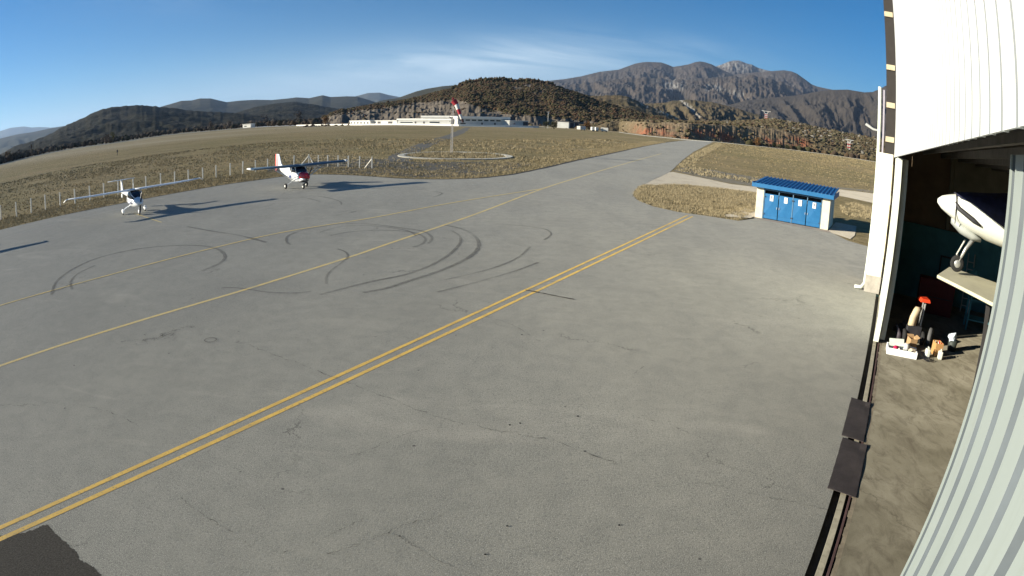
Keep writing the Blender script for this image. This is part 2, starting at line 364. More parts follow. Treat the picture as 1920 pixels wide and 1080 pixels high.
for i in range(len(Q)-1): F.append((2*i,2*i+2,2*i+3,2*i+1))
tag(mesh('boundary_road',V,F,MAT['farcon']),kind='structure')
strip('pale_verge',smoothline(far[:8],6),.93,1.10,GZ+.02,gravel('pale_mown_verge',(.24,.205,.145,1),(.33,.29,.21,1),.05))

# ------------------------------------------------------------------ painted lines
L_dbl_a=[(-9.01,4.19),(-8.61,4.97),(-6.75,8.45),(-4.26,12.78),(0.51,21.52),(6.4,32.17),(12.21,42.48)]
# the two yellow stripes are straight and parallel
def fitline(P):
    a=np.array(P); c=a.mean(0); u,s_,vt=np.linalg.svd(a-c); d=vt[0]; d=d*np.sign(d[1]); t=(a-c)@d; return c,d,t.min(),t.max()
P1=[(-8.64,5),(-6.75,8.45),(-4.29,12.86),(0.51,21.52),(6.43,32.32),(12.01,42.16)]
P2=[(-8.4,4.73),(-6.49,8.16),(-4.15,12.4),(0.5,20.72),(6.21,31.13),(12.31,41.82)]
lines=[]
for P in (P1,P2):
    c,d_,t0,t1=fitline(P); lines.append([tuple(c+d_*(t0-4)),tuple(c+d_*t1)])
def sub(L,n=40): a=Vector(L[0]);b=Vector(L[1]); return [a.lerp(b,i/n) for i in range(n+1)]
for L in lines:
    tag(ribbon('yellow_line',[sub(L)],.125,.005,MAT['yellow'],1,smooth=False,wj=.05),kind='structure')
ribbon('yellow_line',[[(-15.62,9.99),(-14.88,11.09),(-13.8,13),(-12,16.02),(-9.52,20.29),(-7.22,25.13),(-5.88,28.57),(-2.34,38.29),(2.41,53.81),(7.73,69.22),(17.71,97.58),(31.96,137.62)]],.17,.005,MAT['yellow_old'],6,wj=.06)
ribbon('yellow_line',[[(-21.53,14.59),(-20.65,16.17),(-17.61,21.25),(-14.58,26.96),(-12.2,31.15),(-8.29,36.04),(-4.23,42.99),(2.4,53.6)]],.16,.0095,MAT['yellow_old'],6,wj=.06)
ribbon('white_line',[[(-36.66,29.71),(-35.66,32.92),(-33.57,37.32),(-31.94,40.93),(-30.05,44.41),(-26.28,49.05),(-24.33,52.94),(-22.44,56.64),(-21.25,58.57),(-19.44,60.09),(-17.17,60.12),(-13.03,57.24),(-7.82,54.44),(-3.46,54.65),(-0.33,55.79)]],.13,.005,MAT['white_old'],6,wj=.1)
ribbon('yellow_line',[[(-28.29,38.63),(-22.77,34.43)]],.14,.0095,MAT['yellow_old'],2,smooth=False)

# tyre marks
tm=M('tyre_rubber_marks',.9,0,.2)
tn=tm.noise(3.5,5,.7); tmx=tm.n('ShaderNodeMixShader'); tt=tm.n('ShaderNodeBsdfTransparent')
tm.col((.05,.05,.052,1)); tm.l(tm.math('MULTIPLY',tm.rng(tn,.30,.62,.22,.46),tm.rng(tm.noise(.25,3),.3,.6,.25,1)),tmx.inputs[0]); tm.l(tt.outputs[0],tmx.inputs[1]); tm.l(tm.b.outputs[0],tmx.inputs[2]); tm.l(tmx.outputs[0],tm.o.inputs[0])
T=[[(-18.64,18.06),(-20.13,20.06),(-20.84,22.34),(-20.74,24.55),(-19.48,26.42),(-17.56,27.36),(-15.72,27.41),(-14.24,26.74),(-13.06,25.32),(-12.66,24),(-12.84,22.56)],
[(-18.03,18.95),(-19.12,20.09),(-19.75,21.42),(-19.79,22.94)],
[(-10.62,27.93),(-11.05,28.54),(-11.55,30.01),(-11.3,31.66),(-10.59,32.66),(-9.64,33.73),(-7.99,33.77),(-6.17,32.87),(-4.7,31.95),(-4,30.31),(-3.99,28.87)],
[(-9.25,30.3),(-8.39,31.39),(-6.78,32.01),(-5.2,31.58),(-4.32,30.13),(-4.27,28.71),(-4.6,27.94)],
[(-3.82,34.02),(-2.72,32.87),(-1.95,31.05),(-1.6,28.86),(-1.74,26.89),(-2.21,25.2),(-2.89,23.58),(-3.66,22.26),(-4.35,21.07),(-5.1,20.35)],
[(-3.23,32.32),(-2.69,30.93),(-2.52,29.09),(-2.75,26.74),(-3.3,24.58),(-4.05,23),(-4.95,22.01),(-5.68,21.1),(-6.54,19.88)],
[(0.75,28.91),(0.25,26.68),(-0.61,24.79),(-1.64,23.34),(-2.49,22.42)],
[(1.07,25.81),(0.18,24.28),(-0.67,23.07),(-1.53,21.96),(-2.55,20.77)],
[(-10.65,20.21),(-10.14,20.28),(-9.46,20.16),(-8.62,19.92),(-7.57,19.94),(-6.99,20.22)],
[(-7.98,27.2),(-7.42,26.58),(-7.07,25.66),(-7.06,24.57),(-7.12,23.2),(-7,22.21),(-6.71,21.25)],
[(-17.44,44.33),(-16.51,44.86),(-15.41,44.51),(-13.84,42.76)],[(-16.5,45.47),(-15.24,45.71),(-13.84,44.76),(-12.33,42.77),(-11.76,41.19)],
[(-8.56,50.69),(-7.14,49.75),(-5.87,48.53),(-5.59,47.56),(-5.94,45.59)],
[(-1.02,34.86),(-0.13,34.7),(1.04,34.27),(1.75,33.6),(1.91,32.24),(1.49,30.73)],
[(-19.67,32.79),(-16.83,31.23),(-14.46,30.04),(-12.11,28.35)],[(-10.1,31.11),(-9.4,32.89),(-7.64,33.21),(-5.66,32.14),(-4.87,30.75)]]
tag(ribbon('tyre_marks',T,[.18,.14,.14,.14,.19,.15,.11,.11,.10,.10,.13,.13,.11,.11,.2,.12],.0135,tm.m,8,wj=.2),kind='structure')
cm=M('crack_filler',.9,0,.2); cm.col((.022,.021,.02,1)); cmx=cm.n('ShaderNodeMixShader'); ct=cm.n('ShaderNodeBsdfTransparent')
cm.l(cm.rng(cm.noise(2.6,5,.8),.42,.60,0,.6),cmx.inputs[0]); cm.l(ct.outputs[0],cmx.inputs[1]); cm.l(cm.b.outputs[0],cmx.inputs[2]); cm.l(cmx.outputs[0],cm.o.inputs[0])
def jag(P,a=.05,n=14):
    Q=smoothline(P,n); return [q+Vector((random.gauss(0,a),random.gauss(0,a))) for q in Q]
CK=[jag([(-7.13,14.84),(-5.63,14.03),(-4.33,13.3),(-2.79,12.39),(-1.52,11.58),(-0.53,11.17),(0.73,10.77),(2.07,9.81)],.03),
jag([(-5.49,7.47),(-5.14,7.28),(-4.23,6.88),(-3.77,6.61)],.015,20),jag([(-3.2,6.62),(-2.88,6.94),(-2.53,7.35),(-2.19,7.75)],.015,20),
jag([(-1.64,7.44),(-1.42,7.28),(-0.93,6.91),(-0.45,6.62)],.015,20),jag([(7.58,19.75),(8.01,19.6),(8.55,19.1)],.01),
jag([(-11.25,14.23),(-10.49,14.6),(-10.27,14.94),(-10.01,15.38),(-9.66,15.96)],.10),jag([(-10.74,13.99),(-10.45,14.7),(-10.25,15.43),(-9.84,15.82)],.10),jag([(-10.94,14.79),(-10.16,14.58),(-9.95,15.1)],.12),
jag([(3.46,9.11),(4.28,8.65),(5.2,8.13),(5.74,7.75)],.02,20),jag([(-2.5,6.76),(-1.94,7.26),(-1.51,7.72),(-0.96,8.05)],.02,20),jag([(-3,9.57),(-2.48,10.03),(-1.97,10.69),(-1.58,10.95)],.015,20),jag([(-0.95,18.48),(0.04,17.59),(0.78,16.31)],.02,16),jag([(2.59,11.84),(3.43,11.33),(4.07,10.59)],.015,20),jag([(-10.02,9.98),(-8.85,9.93),(-7.78,9.6)],.02,16),jag([(3.04,14.1),(3.41,14.63)],.005),jag([(-0.74,7.95),(-0.49,7.95)],.003)]
o=ribbon('cracks',CK,[.024,.016,.014,.016,.02,.03,.025,.02,.012,.013,.013,.016,.014,.016,.02,.014],.0175,cm.m,1,smooth=False,wj=.8)
o=ribbon('open_joint',[jag([(0.47,21.45),(1.11,21.06),(2.11,20.47)],.01,8)],.07,.0175,edge_m,1,smooth=False,wj=.5)
# manhole rim
v=[];f=[]; mc=Vector([(-8.48,14.95)][0])
for i in range(41):
    a=2*math.pi*i/40; c_,s_=math.cos(a),math.sin(a)
    v+=[(mc.x+c_*.175,mc.y+s_*.175,.018),(mc.x+c_*.195,mc.y+s_*.195,.018)]
for i in range(40): f.append((2*i,2*i+1,2*i+3,2*i+2))
mesh('manhole_rim',v,f,edge_m)['kind']='structure'

# ------------------------------------------------------------------ dry grass as real blades
def inpoly(x,y,P):
    r=np.zeros(len(x),bool); n=len(P); j=n-1
    for i in range(n):
        xi,yi=P[i];xj,yj=P[j]
        c=((yi>y)!=(yj>y))&(x<(xj-xi)*(y-yi)/((yj-yi)+1e-12)+xi); r^=c; j=i
    return r
def gmat(name,a,b,c):
    m=M(name,.9,0,.15,.6)
    k=m.mix(m.rng(m.noise(1.1,4,.7),.38,.62),a,b); k=m.mix(m.rng(m.noise(17,3,.8),.45,.62),k,c); m.col(k); return m.m
gm_straw=gmat('straw_blades',(.38,.31,.185,1),(.29,.23,.13,1),(.48,.405,.26,1))
gm_olive=gmat('olive_blades',(.25,.20,.105,1),(.33,.255,.14,1),(.40,.325,.19,1))
def tufts(name,x,y,h,wd,mat,label,blades=3,z0=GZ):
    n=len(x); V=np.zeros((n*blades,3,3)); z0=z0+zrise(x,y)
    for b in range(blades):
        a=rng.uniform(0,2*np.pi,n); ox=rng.normal(0,.09,n); oy=rng.normal(0,.09,n); hh=h*rng.uniform(.5,1.15,n); w_=wd*rng.uniform(.6,1.3,n)
        lx=rng.normal(0,.35,n)*hh; ly=rng.normal(0,.35,n)*hh
        X=x+ox; Y=y+oy
        V[b::blades,0]=np.stack([X-np.cos(a)*w_,Y-np.sin(a)*w_,z0+0*X],1)
        V[b::blades,1]=np.stack([X+np.cos(a)*w_,Y+np.sin(a)*w_,z0+0*X],1)
        V[b::blades,2]=np.stack([X+lx,Y+ly,z0+hh],1)
    me=bpy.data.meshes.new(name); nt=n*blades
    me.vertices.add(nt*3); me.vertices.foreach_set('co',V.reshape(-1)); me.loops.add(nt*3); me.loops.foreach_set('vertex_index',np.arange(nt*3,dtype=np.int32))
    me.polygons.add(nt); me.polygons.foreach_set('loop_start',np.arange(0,nt*3,3,dtype=np.int32)); me.update(); me.materials.append(mat)
    o=bpy.data.objects.new(name,me); col.objects.link(o); return tag(o,label,'grass',kind='stuff')
def scatter(P,dens,keep=None):
    a=np.array(P); x0,y0=a.min(0); x1,y1=a.max(0); n=int((x1-x0)*(y1-y0)*dens); x=rng.uniform(x0,x1,n); y=rng.uniform(y0,y1,n)
    k=inpoly(x,y,P)
    if keep is not None: k&=keep(x,y)
    return x[k],y[k]
def patchy(sc,th,ox=0):
    def f(x,y):
        return np.array([mnoise.noise(Vector((a*sc+ox,b*sc,3.1)))>th+random.uniform(-.12,.12) for a,b in zip(x,y)])
    return f
x,y=scatter(isl,42,patchy(.6,-.28)); tufts('grass',x,y,.20*np.ones(len(x)),.016,gm_straw,'pale dry grass on the island in front of the gravel path',4)
x,y=scatter(isl,14); tufts('grass',x,y,.10*np.ones(len(x)),.02,gm_olive,'short olive grass on the island in front of the gravel path',3)
# verge strip along the left apron edge out to the fence and beyond
inner=[Vector(p) for p in [tuple(l0+d*45)]+left[:19]]
out=[]
for i,p in enumerate(inner):
    dd=(inner[min(i+1,len(inner)-1)]-inner[max(i-1,0)]).normalized(); out.append(p+Vector((-dd.y,dd.x))*(9 if i<16 else 6))
band=[tuple(p+Vector((-.1,.12))) for p in inner]+[tuple(p) for p in reversed(out)]
x,y=scatter(band,7,patchy(.25,-.05)); tufts('grass',x,y,.22*np.ones(len(x)),.022,gm_straw,'straw coloured grass fringe along the curved apron edge',4)
x,y=scatter(band,8); tufts('grass',x,y,.13*np.ones(len(x)),.028,gm_olive,'short olive grass beside the apron edge',3)
fieldp=[(-44.7,36.41),(-39.06,40.94),(-31.72,50.97),(-27.18,61.04),(-21.58,66.68),(-10.89,61.48),(-3.72,65.2),(3.48,80.33),(35.24,179.81),(36.44,226.84),(-9.5,161.54),(-53.85,166.02),(-71.17,156.74),(-97.31,125.37),(-107.05,87.99)]
x,y=scatter(fieldp,1.3,patchy(.09,-.12)); r=np.hypot(x,y); tufts('grass',x,y,.16+.0006*r,.03+.00035*r,gm_olive,'olive brown tussocks across the open airfield',3)
x,y=scatter(fieldp,.7,patchy(.06,.10,40)); r=np.hypot(x,y); tufts('grass',x,y,.20+.0007*r,.03+.00035*r,gm_straw,'pale bleached tussocks across the open airfield',3)
ringp=[(RC.x+math.cos(a)*7.3,RC.y+math.sin(a)*7.6) for a in np.linspace(0,6.28,30)]
x,y=scatter(ringp,7,patchy(.3,-.25)); tufts('grass',x,y,.42*np.ones(len(x)),.05,gm_straw,'tall pale grass inside the whitewashed ring',3)
rf=[(117.7,358.02),(44.41,154.68),(22.28,87.87),(23.66,81.82),(31.45,75.17),(58.72,87.93),(247.75,373.91),(185.32,378.46)]
x,y=scatter(rf,.55,patchy(.12,-.05)); r=np.hypot(x,y); tufts('grass',x,y,.10+.0006*r,.03+.0004*r,gm_olive,'olive brown tussocks in the field beyond the gravel path',3)
rf2=[(117.7,358.02),(44.41,154.68),(22.28,87.87),(23.66,81.82),(31.45,75.17),(34.16,81.75),(29.98,89.04),(28.4,98.46),(41.4,137.31),(105.04,310.22)]
x,y=scatter(rf2,4.5,patchy(.2,-.2)); r=np.hypot(x,y); tufts('grass',x,y,.30*np.ones(len(x)),.035+.0002*r,gm_straw,'pale grass fringe beside the far taxiway',3)
shg=[(35.24,60.12),(40.35,65.38),(40.94,60.97),(34.12,50.6),(31.18,50.25),(31.12,52.59)]
x,y=scatter(shg,16,patchy(.4,-.25)); tufts('grass',x,y,.28*np.ones(len(x)),.025,gm_straw,'pale grass between the shed and the hangar',3)

# ------------------------------------------------------------------ hills and mountains
def interp(sky,azs):
    a=np.array(sky); return np.interp(azs,a[:,0],a[:,1])
def fbm(x,y,oct=5,seed=0,ridged=False):
    s=np.zeros_like(x); am=1; fr=1
    for o_ in range(oct):
        xi=x*fr+seed*17.3+o_*7.1; yi=y*fr-seed*9.7+o_*3.3
        x0=np.floor(xi);y0=np.floor(yi);fx=xi-x0;fy=yi-y0; fx=fx*fx*(3-2*fx); fy=fy*fy*(3-2*fy)
        def h(a,b):
            q=np.sin(a*127.1+b*311.7+seed*3.7)*43758.5453; return q-np.floor(q)
        n=(h(x0,y0)*(1-fx)+h(x0+1,y0)*fx)*(1-fy)+(h(x0,y0+1)*(1-fx)+h(x0+1,y0+1)*fx)*fy
        n=n*2-1
        s+=am*((1-2*abs(n)) if ridged else n); am*=.52; fr*=2.03
    return s
def ridge(name,sky,D,front,back,mat,daz=.1,rows=60,p=1.25,relief=.35,rscale=6,rad=None,base=-3,rough=0.0,crest=0.0,seed=1,terr=None,zone=None,Dvar=None,gully=1.0,lat=1.0,iso=0):
    a0,a1=sky[0][0],sky[-1][0]; azs=np.arange(a0,a1+daz/2,daz); E=interp(sky,azs)
    E=E+crest*fbm(azs*2.2,azs*0+seed,4,seed)
    Dr=np.full(len(azs),float(D)) if Dvar is None else np.interp(azs,[q[0] for q in Dvar],[q[1] for q in Dvar])
    Hz=H+Dr*np.tan(np.radians(E))
    tt=np.concatenate([np.linspace(0,1,rows),1+np.linspace(0.06,1,12)])
    AZ,TT=np.meshgrid(azs,tt); DD=np.broadcast_to(Dr,AZ.shape); HH=np.broadcast_to(Hz,AZ.shape)
    rr=np.where(TT<=1,DD-front*(1-TT),DD+back*(TT-1))
    X=rr*np.sin(np.radians(AZ)); Y=rr*np.cos(np.radians(AZ))
    s=np.where(TT<=1,TT**p,np.clip(1-(TT-1),0,1)**1.2)
    sc=rscale/front
    gul=fbm(AZ*.75*iso+TT*1.9,TT*3.4*iso-AZ*.2,5,seed,True) if iso else fbm(np.radians(AZ)*D*sc*lat+rr*sc*.15,rr*sc*.9,5,seed,True); gul=np.clip(gul,-1,1.4)
    env=np.where(TT<=1,np.clip(TT*3,0,1)*np.clip((1-TT)*3.5,0,1),0)
    z=base+(HH-base)*(s+relief*gully*env*(np.minimum(gul,1.0)-1.0)*.42)
    z+=rough*(fbm(AZ*4.5,TT*17,4,seed+5) if iso else fbm(np.radians(AZ)*D*sc*5*lat,rr*sc*5,4,seed+5))*np.clip((1.0-TT)*8,0.0,1)*np.clip(TT*6,0,1)
    if terr is not None: z=terr(AZ,TT,rr,z)
    # nothing on the front face may stand above the crest line
    lim=H+rr*np.tan(np.radians(np.broadcast_to(E,AZ.shape)-.05*(1-np.clip(TT,0,1)))); z=np.where(TT<1,np.minimum(z,lim),z)
    nr,nc=AZ.shape; V=np.stack([X,Y,z],2).reshape(-1,3)
    i=np.arange(nr-1)[:,None]*nc+np.arange(nc-1)[None]; F=np.stack([i,i+1,i+nc+1,i+nc],2).reshape(-1,4)
    me=bpy.data.meshes.new(name); me.vertices.add(len(V)); me.vertices.foreach_set('co',V.reshape(-1)); me.loops.add(F.size); me.loops.foreach_set('vertex_index',F.reshape(-1).astype(np.int32))
    me.polygons.add(len(F)); me.polygons.foreach_set('loop_start',np.arange(0,F.size,4,dtype=np.int32)); me.polygons.foreach_set('use_smooth',np.ones(len(F),bool)); me.update(); me.materials.append(mat)
    if zone is not None:
        EL=np.degrees(np.arctan2(z-H,rr)); zz=zone(AZ,EL,TT)
        for k,val in zz.items():
            at=me.attributes.new(k,'FLOAT','POINT'); at.data.foreach_set('value',np.clip(val,0,1).reshape(-1).astype(np.float32))
    o=bpy.data.objects.new(name,me); col.objects.link(o); tag(o,kind='structure')
    return o,AZ,rr,z,TT
def below(line,soft=.12):
    def f(AZ,EL): return np.clip((interp(line,AZ.reshape(-1)).reshape(AZ.shape)-EL)/soft+.5,0,1)
    return f
def hillmat(name,a,b,c=None,scale=.02,rock=None,rockthr=(.6,.75),fine=8,bump=.0,zone=None,zonecol=None,zone2=None,zone2col=None):
    m=M(name,.97,0,.05,.3)
    k=m.mix(m.rng(m.noise(scale,6,.65,.4),.35,.65),a,b)
    f=m.noise(scale*fine,5,.75)
    if c: k=m.mix(m.rng(f,.45,.65,0,.8),k,c)
    if rock: k=m.mix(m.rng(m.noise(scale*3.1,6,.75,.8),rockthr[0],rockthr[1]),k,rock)
    if zone:
        zc=m.mix(m.rng(m.noise(zonecol[3],6,.75,.5,stretch=(1,1,.5)),.36,.64),zonecol[0],zonecol[1])
        zc=m.mix(m.rng(m.noise(zonecol[3]*4,4,.8),.62,.42,0,.85),zonecol[2],zc) if False else m.mix(m.rng(m.noise(zonecol[3]*4,4,.8),.46,.36,0,.8),zc,zonecol[2])
        k=m.mix(m.attr(zone),k,zc)
    if zone2:
        k=m.mix(m.math('MULTIPLY',m.attr(zone2),m.rng(m.noise(zone2col[2],5,.7),.40,.55)),k,m.mix(m.rng(f,.4,.6),zone2col[0],zone2col[1]))
    m.col(k)
    if bump: m.bump(f,.8,bump)
    return m.m
PZ=lambda L: L
# 1 distant blue ranges on the far left
hm_far=hillmat('distant_forest_slope',(.055,.06,.045,1),(.085,.08,.055,1),scale=.0012)
ridge('far_mountains',[(-64.48,0.7),(-54.18,0.91),(-51.74,1.78),(-50.53,2.16),(-49.34,2.28),(-47.85,2.18),(-46.97,1.96),(-46.09,1.88),(-44.92,1.67),(-43.94,1.56),(-41.76,1.06),(-37.82,0.14),(-31.84,-0.98)],30000,9000,6000,hm_far,daz=.15,rows=30,relief=.3,base=-50,seed=3)
ridge('far_hills',[(-67.28,-0.96),(-54.18,1.24),(-50.52,1.5),(-48.67,1.59),(-46.84,1.54),(-44.63,1.61),(-43.48,1.62),(-41.76,1.4),(-38.94,0.76),(-33.45,-0.73)],9500,4000,3000,hm_far,daz=.12,rows=30,relief=.4,base=-20,seed=4)
ridge('far_hills',[(-16.08,1.21),(-14.88,1.91),(-13.66,2.21),(-12.59,2.23),(-11.8,2),(-10.24,1.68),(-6.83,0.89)],16000,4000,3000,hm_far,daz=.1,rows=30,relief=.3,base=-20,seed=5)
hm_blue=hillmat('dark_forest_slope',(.030,.034,.022,1),(.058,.054,.034,1),(.075,.062,.04,1),scale=.004)
ridge('far_hills',[(-35.12,1.63),(-33.53,2.17),(-32.46,2.34),(-31.41,2.53),(-30.35,2.48),(-29.57,2.59),(-28.52,2.5),(-27.73,2.26),(-26.94,2.03),(-25.65,2.08),(-24.12,2.05),(-22.59,1.93),(-21.08,1.99),(-20.28,2.05),(-19.08,1.92),(-17.84,2.14),(-17.09,1.94),(-15.61,1.96),(-14.63,1.91),(-13.14,1.42),(-10.2,0.64),(-5.34,-0.34)],7000,3200,2500,hm_blue,daz=.1,rows=50,relief=.35,rscale=5,lat=.5,base=-10,seed=6)
ridge('forested_hill',[(-16.05,0.27),(-13.14,1.28),(-12.17,1.53),(-10.96,1.69),(-9.29,2.3),(-8.34,2.55),(-6.9,2.8),(-5.94,2.89),(-4.5,3.06),(-2.09,2.71),(1.29,2.09)],4200,1800,1500,hm_blue,daz=.1,rows=50,relief=.4,base=-10,seed=7)
hm_left=hillmat('dark_wooded_slope',(.014,.017,.011,1),(.030,.029,.019,1),(.052,.040,.027,1),scale=.012,fine=6,bump=4)
ridge('forested_hill',[(-30.29,0.82),(-26.13,0.99),(-24.09,1.41),(-22.07,1.6),(-20.57,1.67),(-19.06,1.42),(-17.56,1.06),(-15.57,0.7),(-13.6,0.35),(-11.14,-0.19)],3300,1500,1200,hm_left,daz=.08,rows=60,relief=.25,rough=6,lat=.5,base=-8,crest=.03,seed=8)
ridge('forested_hill',[(-63.31,-2.22),(-54.19,-0.34),(-50.51,0.09),(-49.01,0.56),(-46.83,0.75),(-45.78,0.94),(-44.62,1.16),(-43.48,1.57),(-42.51,1.83),(-41.22,2.1),(-40.39,2.43),(-39.56,2.57),(-38.73,2.67),(-37.57,2.68),(-35.87,2.59),(-34.83,2.38),(-33.47,2.19),(-31.81,1.88),(-30.47,1.56),(-28.47,1.27),(-26.54,1.04),(-25.25,0.87),(-22.03,0.2),(-18,-0.55)],2500,1500,1000,hm_left,daz=.08,rows=70,relief=.22,rough=7,lat=.5,rscale=7,base=-6,crest=.05,seed=9)
# low plain woods at the foot of the left hills
hm_wood=hillmat('leafless_wood',(.034,.029,.02,1),(.065,.05,.036,1),(.10,.078,.058,1),scale=.05,fine=5,bump=2)
ridge('wooded_rise',[(-58.01,-1.19),(-50.52,-0.38),(-46.94,-0.27),(-42.88,-0.18),(-37.82,-0.19),(-32.66,-0.03),(-28.18,0.05),(-24.56,0.02),(-21.01,-0.06),(-18.01,-0.2),(-16.03,-0.42)],1250,420,300,hm_wood,daz=.08,rows=26,relief=.3,rough=1.5,base=-2,crest=.22,seed=10)

# 2 big massif on the right, in three ranks
hm_m=hillmat('bare_mountain_slope',(.048,.042,.037,1),(.090,.070,.055,1),(.030,.029,.028,1),scale=.0022,fine=7,rock=(.24,.215,.18,1),rockthr=(.66,.80),bump=14,
   zone='grey',zonecol=((.17,.165,.155,1),(.25,.24,.225,1),(.05,.05,.055,1),.008))
ridge('mountain_peak',[(12.83,3.88),(15.76,5.07),(17.23,5.89),(17.83,6.18),(18.32,6.39),(18.97,6.74),(19.47,6.92),(19.98,7),(20.38,6.9),(20.84,6.78),(21.24,6.76),(21.75,6.54),(22.57,6.4),(23.54,6.35),(25.86,5.91)],12500,3800,3000,hm_m,daz=.06,rows=60,relief=.35,rscale=4.5,rough=22,iso=.9,base=0,seed=11,p=1.0,
   zone=lambda A,E,T:{'grey':np.clip((T-.75)*6,0,1)*np.clip(fbm(A*6,E*9,4,3)+.4,0,1)})
ridge('mountain',[(0.31,2.55),(1.25,3.19),(2.2,3.51),(4.11,3.83),(5.54,4.17),(6.5,4.48),(7.21,4.71),(8.9,5.03),(9.77,5.43),(10.34,5.7),(11.07,5.91),(11.56,5.98),(12.78,6.04),(13.37,5.89),(13.87,5.72),(14.51,5.88),(15.24,6.08),(15.88,6.37),(16.33,6.49),(16.83,6.47),(17.48,6.32),(18.33,5.96),(19.49,5.59),(20.85,5.9),(21.76,6.12),(23.03,6.36),(24.31,6.62),(25.08,6.6),(25.6,6.45),(26.38,6.03),(27.01,5.67),(27.53,5.55),(28.48,5.49),(29.53,5.45),(31.13,5.55),(36.56,5.59)],10000,4200,3000,hm_m,daz=.06,rows=90,relief=.24,rscale=4.5,rough=12,iso=.45,base=0,seed=12,p=1.05,
   zone=lambda A,E,T:{'grey':np.clip((fbm(A*3,E*5,4,5)-.75)*4,0,1)*.35})
front_line=[(1.28,2.34),(4.13,3.23),(7,3.81),(9.89,4.28),(12.32,4.54),(13.89,4.49),(15.76,4.77),(17.74,5.09),(19.74,5.47),(21.25,5.7),(22.78,5.7),(23.8,5.53),(25.35,5.09),(26.4,4.59),(27.97,4.42),(30.08,4.45)]
g1=[(12.42,4.55),(13.91,3.99),(14.81,3.47),(15.41,3.24),(15.78,4.17)]
def zfront(A,E,T):
    # pale limestone gullies and crags
    a=np.array([(13.91,3.99),(17.76,4.19),(19.78,3.72),(22.04,4.15),(15.77,4.67),(25.88,4.92)])
    z=np.zeros_like(A)
    for (ca,ce),(sa,se,k) in zip(a,((2.2,1.05,1),(2.0,.9,.75),(1.5,.7,.8),(.8,.5,.3),(.6,.5,.4),(.5,.4,.5))):
        z=np.maximum(z,k*np.exp(-((A-ca)/(sa*.62))**2-((E-ce)/(se*.62))**2))
    n=fbm(A*9+E*4,E*5-A*3,5,8)
    return {'grey':np.clip((z*1.15+n*.62-.72)*3,0,1)*.8}
ridge('mountain',front_line,7600,3000,2000,hm_m,daz=.06,rows=100,relief=.42,rscale=4.5,rough=12,iso=.55,crest=.10,base=0,seed=13,p=1.0,zone=zfront)
hm_m2=hillmat('scrub_mountain_slope',(.044,.038,.032,1),(.064,.053,.043,1),(.034,.03,.027,1),scale=.006,fine=7,rock=(.22,.2,.17,1),rockthr=(.72,.82),bump=6)
ridge('mountain_foothill',[(16.85,1.55),(19.3,2.77),(20.8,3.35),(23.32,3.92),(25.88,4.52),(27.43,5.04),(29,5.45),(30.59,5.71),(32.2,5.71),(33.06,5.88),(33.7,6.23),(34.36,6.65),(35.45,7.13),(37.67,7.75),(42.2,8.04),(48.04,7.67)],5600,2600,1500,hm_m2,daz=.07,rows=80,relief=.18,rscale=5,rough=5,iso=.8,base=0,seed=14,p=1.15)
# 3 middle scrub hills
hm_s=hillmat('scrub_slope',(.078,.066,.036,1),(.125,.092,.056,1),(.045,.041,.027,1),scale=.010,fine=6,rock=(.30,.27,.22,1),rockthr=(.70,.80),bump=2.5,zone='grey',zonecol=((.27,.25,.21,1),(.38,.35,.3,1),(.09,.08,.06,1),.03))
gl=[(14.73,2.67),(15.24,2.32),(15.85,1.84),(16.46,1.26)]
def zg(A,E,T):
    a=np.array(gl); c=np.interp(E,a[::-1,1],a[::-1,0]); return {'grey':np.clip(1.4-np.abs(A-c)/(.28)-0*E,0,1)*(E<a[0,1]+.15)*(E>a[-1,1])*np.clip(.4+fbm(A*5,E*5,3,2),0,1)*1.6}
ridge('scrub_hill',[(6.14,0.61),(9.01,1.56),(10.94,1.97),(12.88,2.26),(14.1,2.58),(15.32,2.78),(17.3,2.82),(18.8,2.66),(20.83,2.31),(22.87,1.98),(25.97,1.67)],2300,1200,900,hm_s,daz=.06,rows=60,relief=.22,rough=2.5,iso=1.2,base=-3,crest=.04,seed=15,zone=zg)
ridge('scrub_hill',[(1.3,1.59),(4.16,2.23),(6.08,2.47),(7.04,2.41),(8.73,2.61),(9.7,2.61),(10.44,2.32),(11.42,1.96),(12.9,1.52),(14.4,1),(16.9,0.32)],1500,650,500,hm_s,daz=.05,rows=60,relief=.3,rough=2.5,base=-3,crest=.05,seed=16,
   zone=lambda A,E,T:{'grey':np.clip((fbm(A*5,E*7,4,9)-.35)*3,0,1)*np.clip((T-.75)*5,0,1)*np.clip((A-9)/1.5,0,1)})
# 4 near hill with quarry terraces behind the terminal
qline=[(-20,-0.6),(-18.01,-0.1),(-16.79,0.34),(-15.08,0.63),(-13.12,0.73),(-11.18,1),(-8.77,1.33),(-5.89,1.54),(-4.44,1.26),(-3.22,0.79),(-1.05,0.41),(1.35,0.25),(3.75,0.17),(6.16,0.07),(11.02,-0.26)]
hm_h=hillmat('autumn_scrub_hill',(.075,.058,.034,1),(.12,.085,.054,1),(.045,.042,.027,1),scale=.03,fine=5,rock=(.26,.23,.19,1),rockthr=(.72,.80),bump=1.2,
   zone='cut',zonecol=((.125,.105,.086,1),(.175,.15,.122,1),(.085,.072,.058,1),.10),zone2='grey',zone2col=((.40,.38,.35,1),(.10,.09,.08,1),.08))
def terr_q(AZ,TT,rr,z):
    e=np.degrees(np.arctan2(z-H,rr)); q=below(qline,.3)(AZ,e)
    st=9.0; zt=np.floor(z/st)*st+st*np.clip((z/st-np.floor(z/st))*2.6-1.2,0,1)
    return z*(1-q)+zt*q+q*.35*fbm(rr*.12,AZ*6,3,2)
def zq(A,E,T):
    c=np.array([(1.83,2.96),(3.18,2.78)])
    z=np.exp(-((A-c[0][0])/2.0)**2-((E-c[0][1])/.42)**2)
    return {'cut':below(qline,.25)(A,E+.12*fbm(A*3,E*4,3,4)),'grey':z}
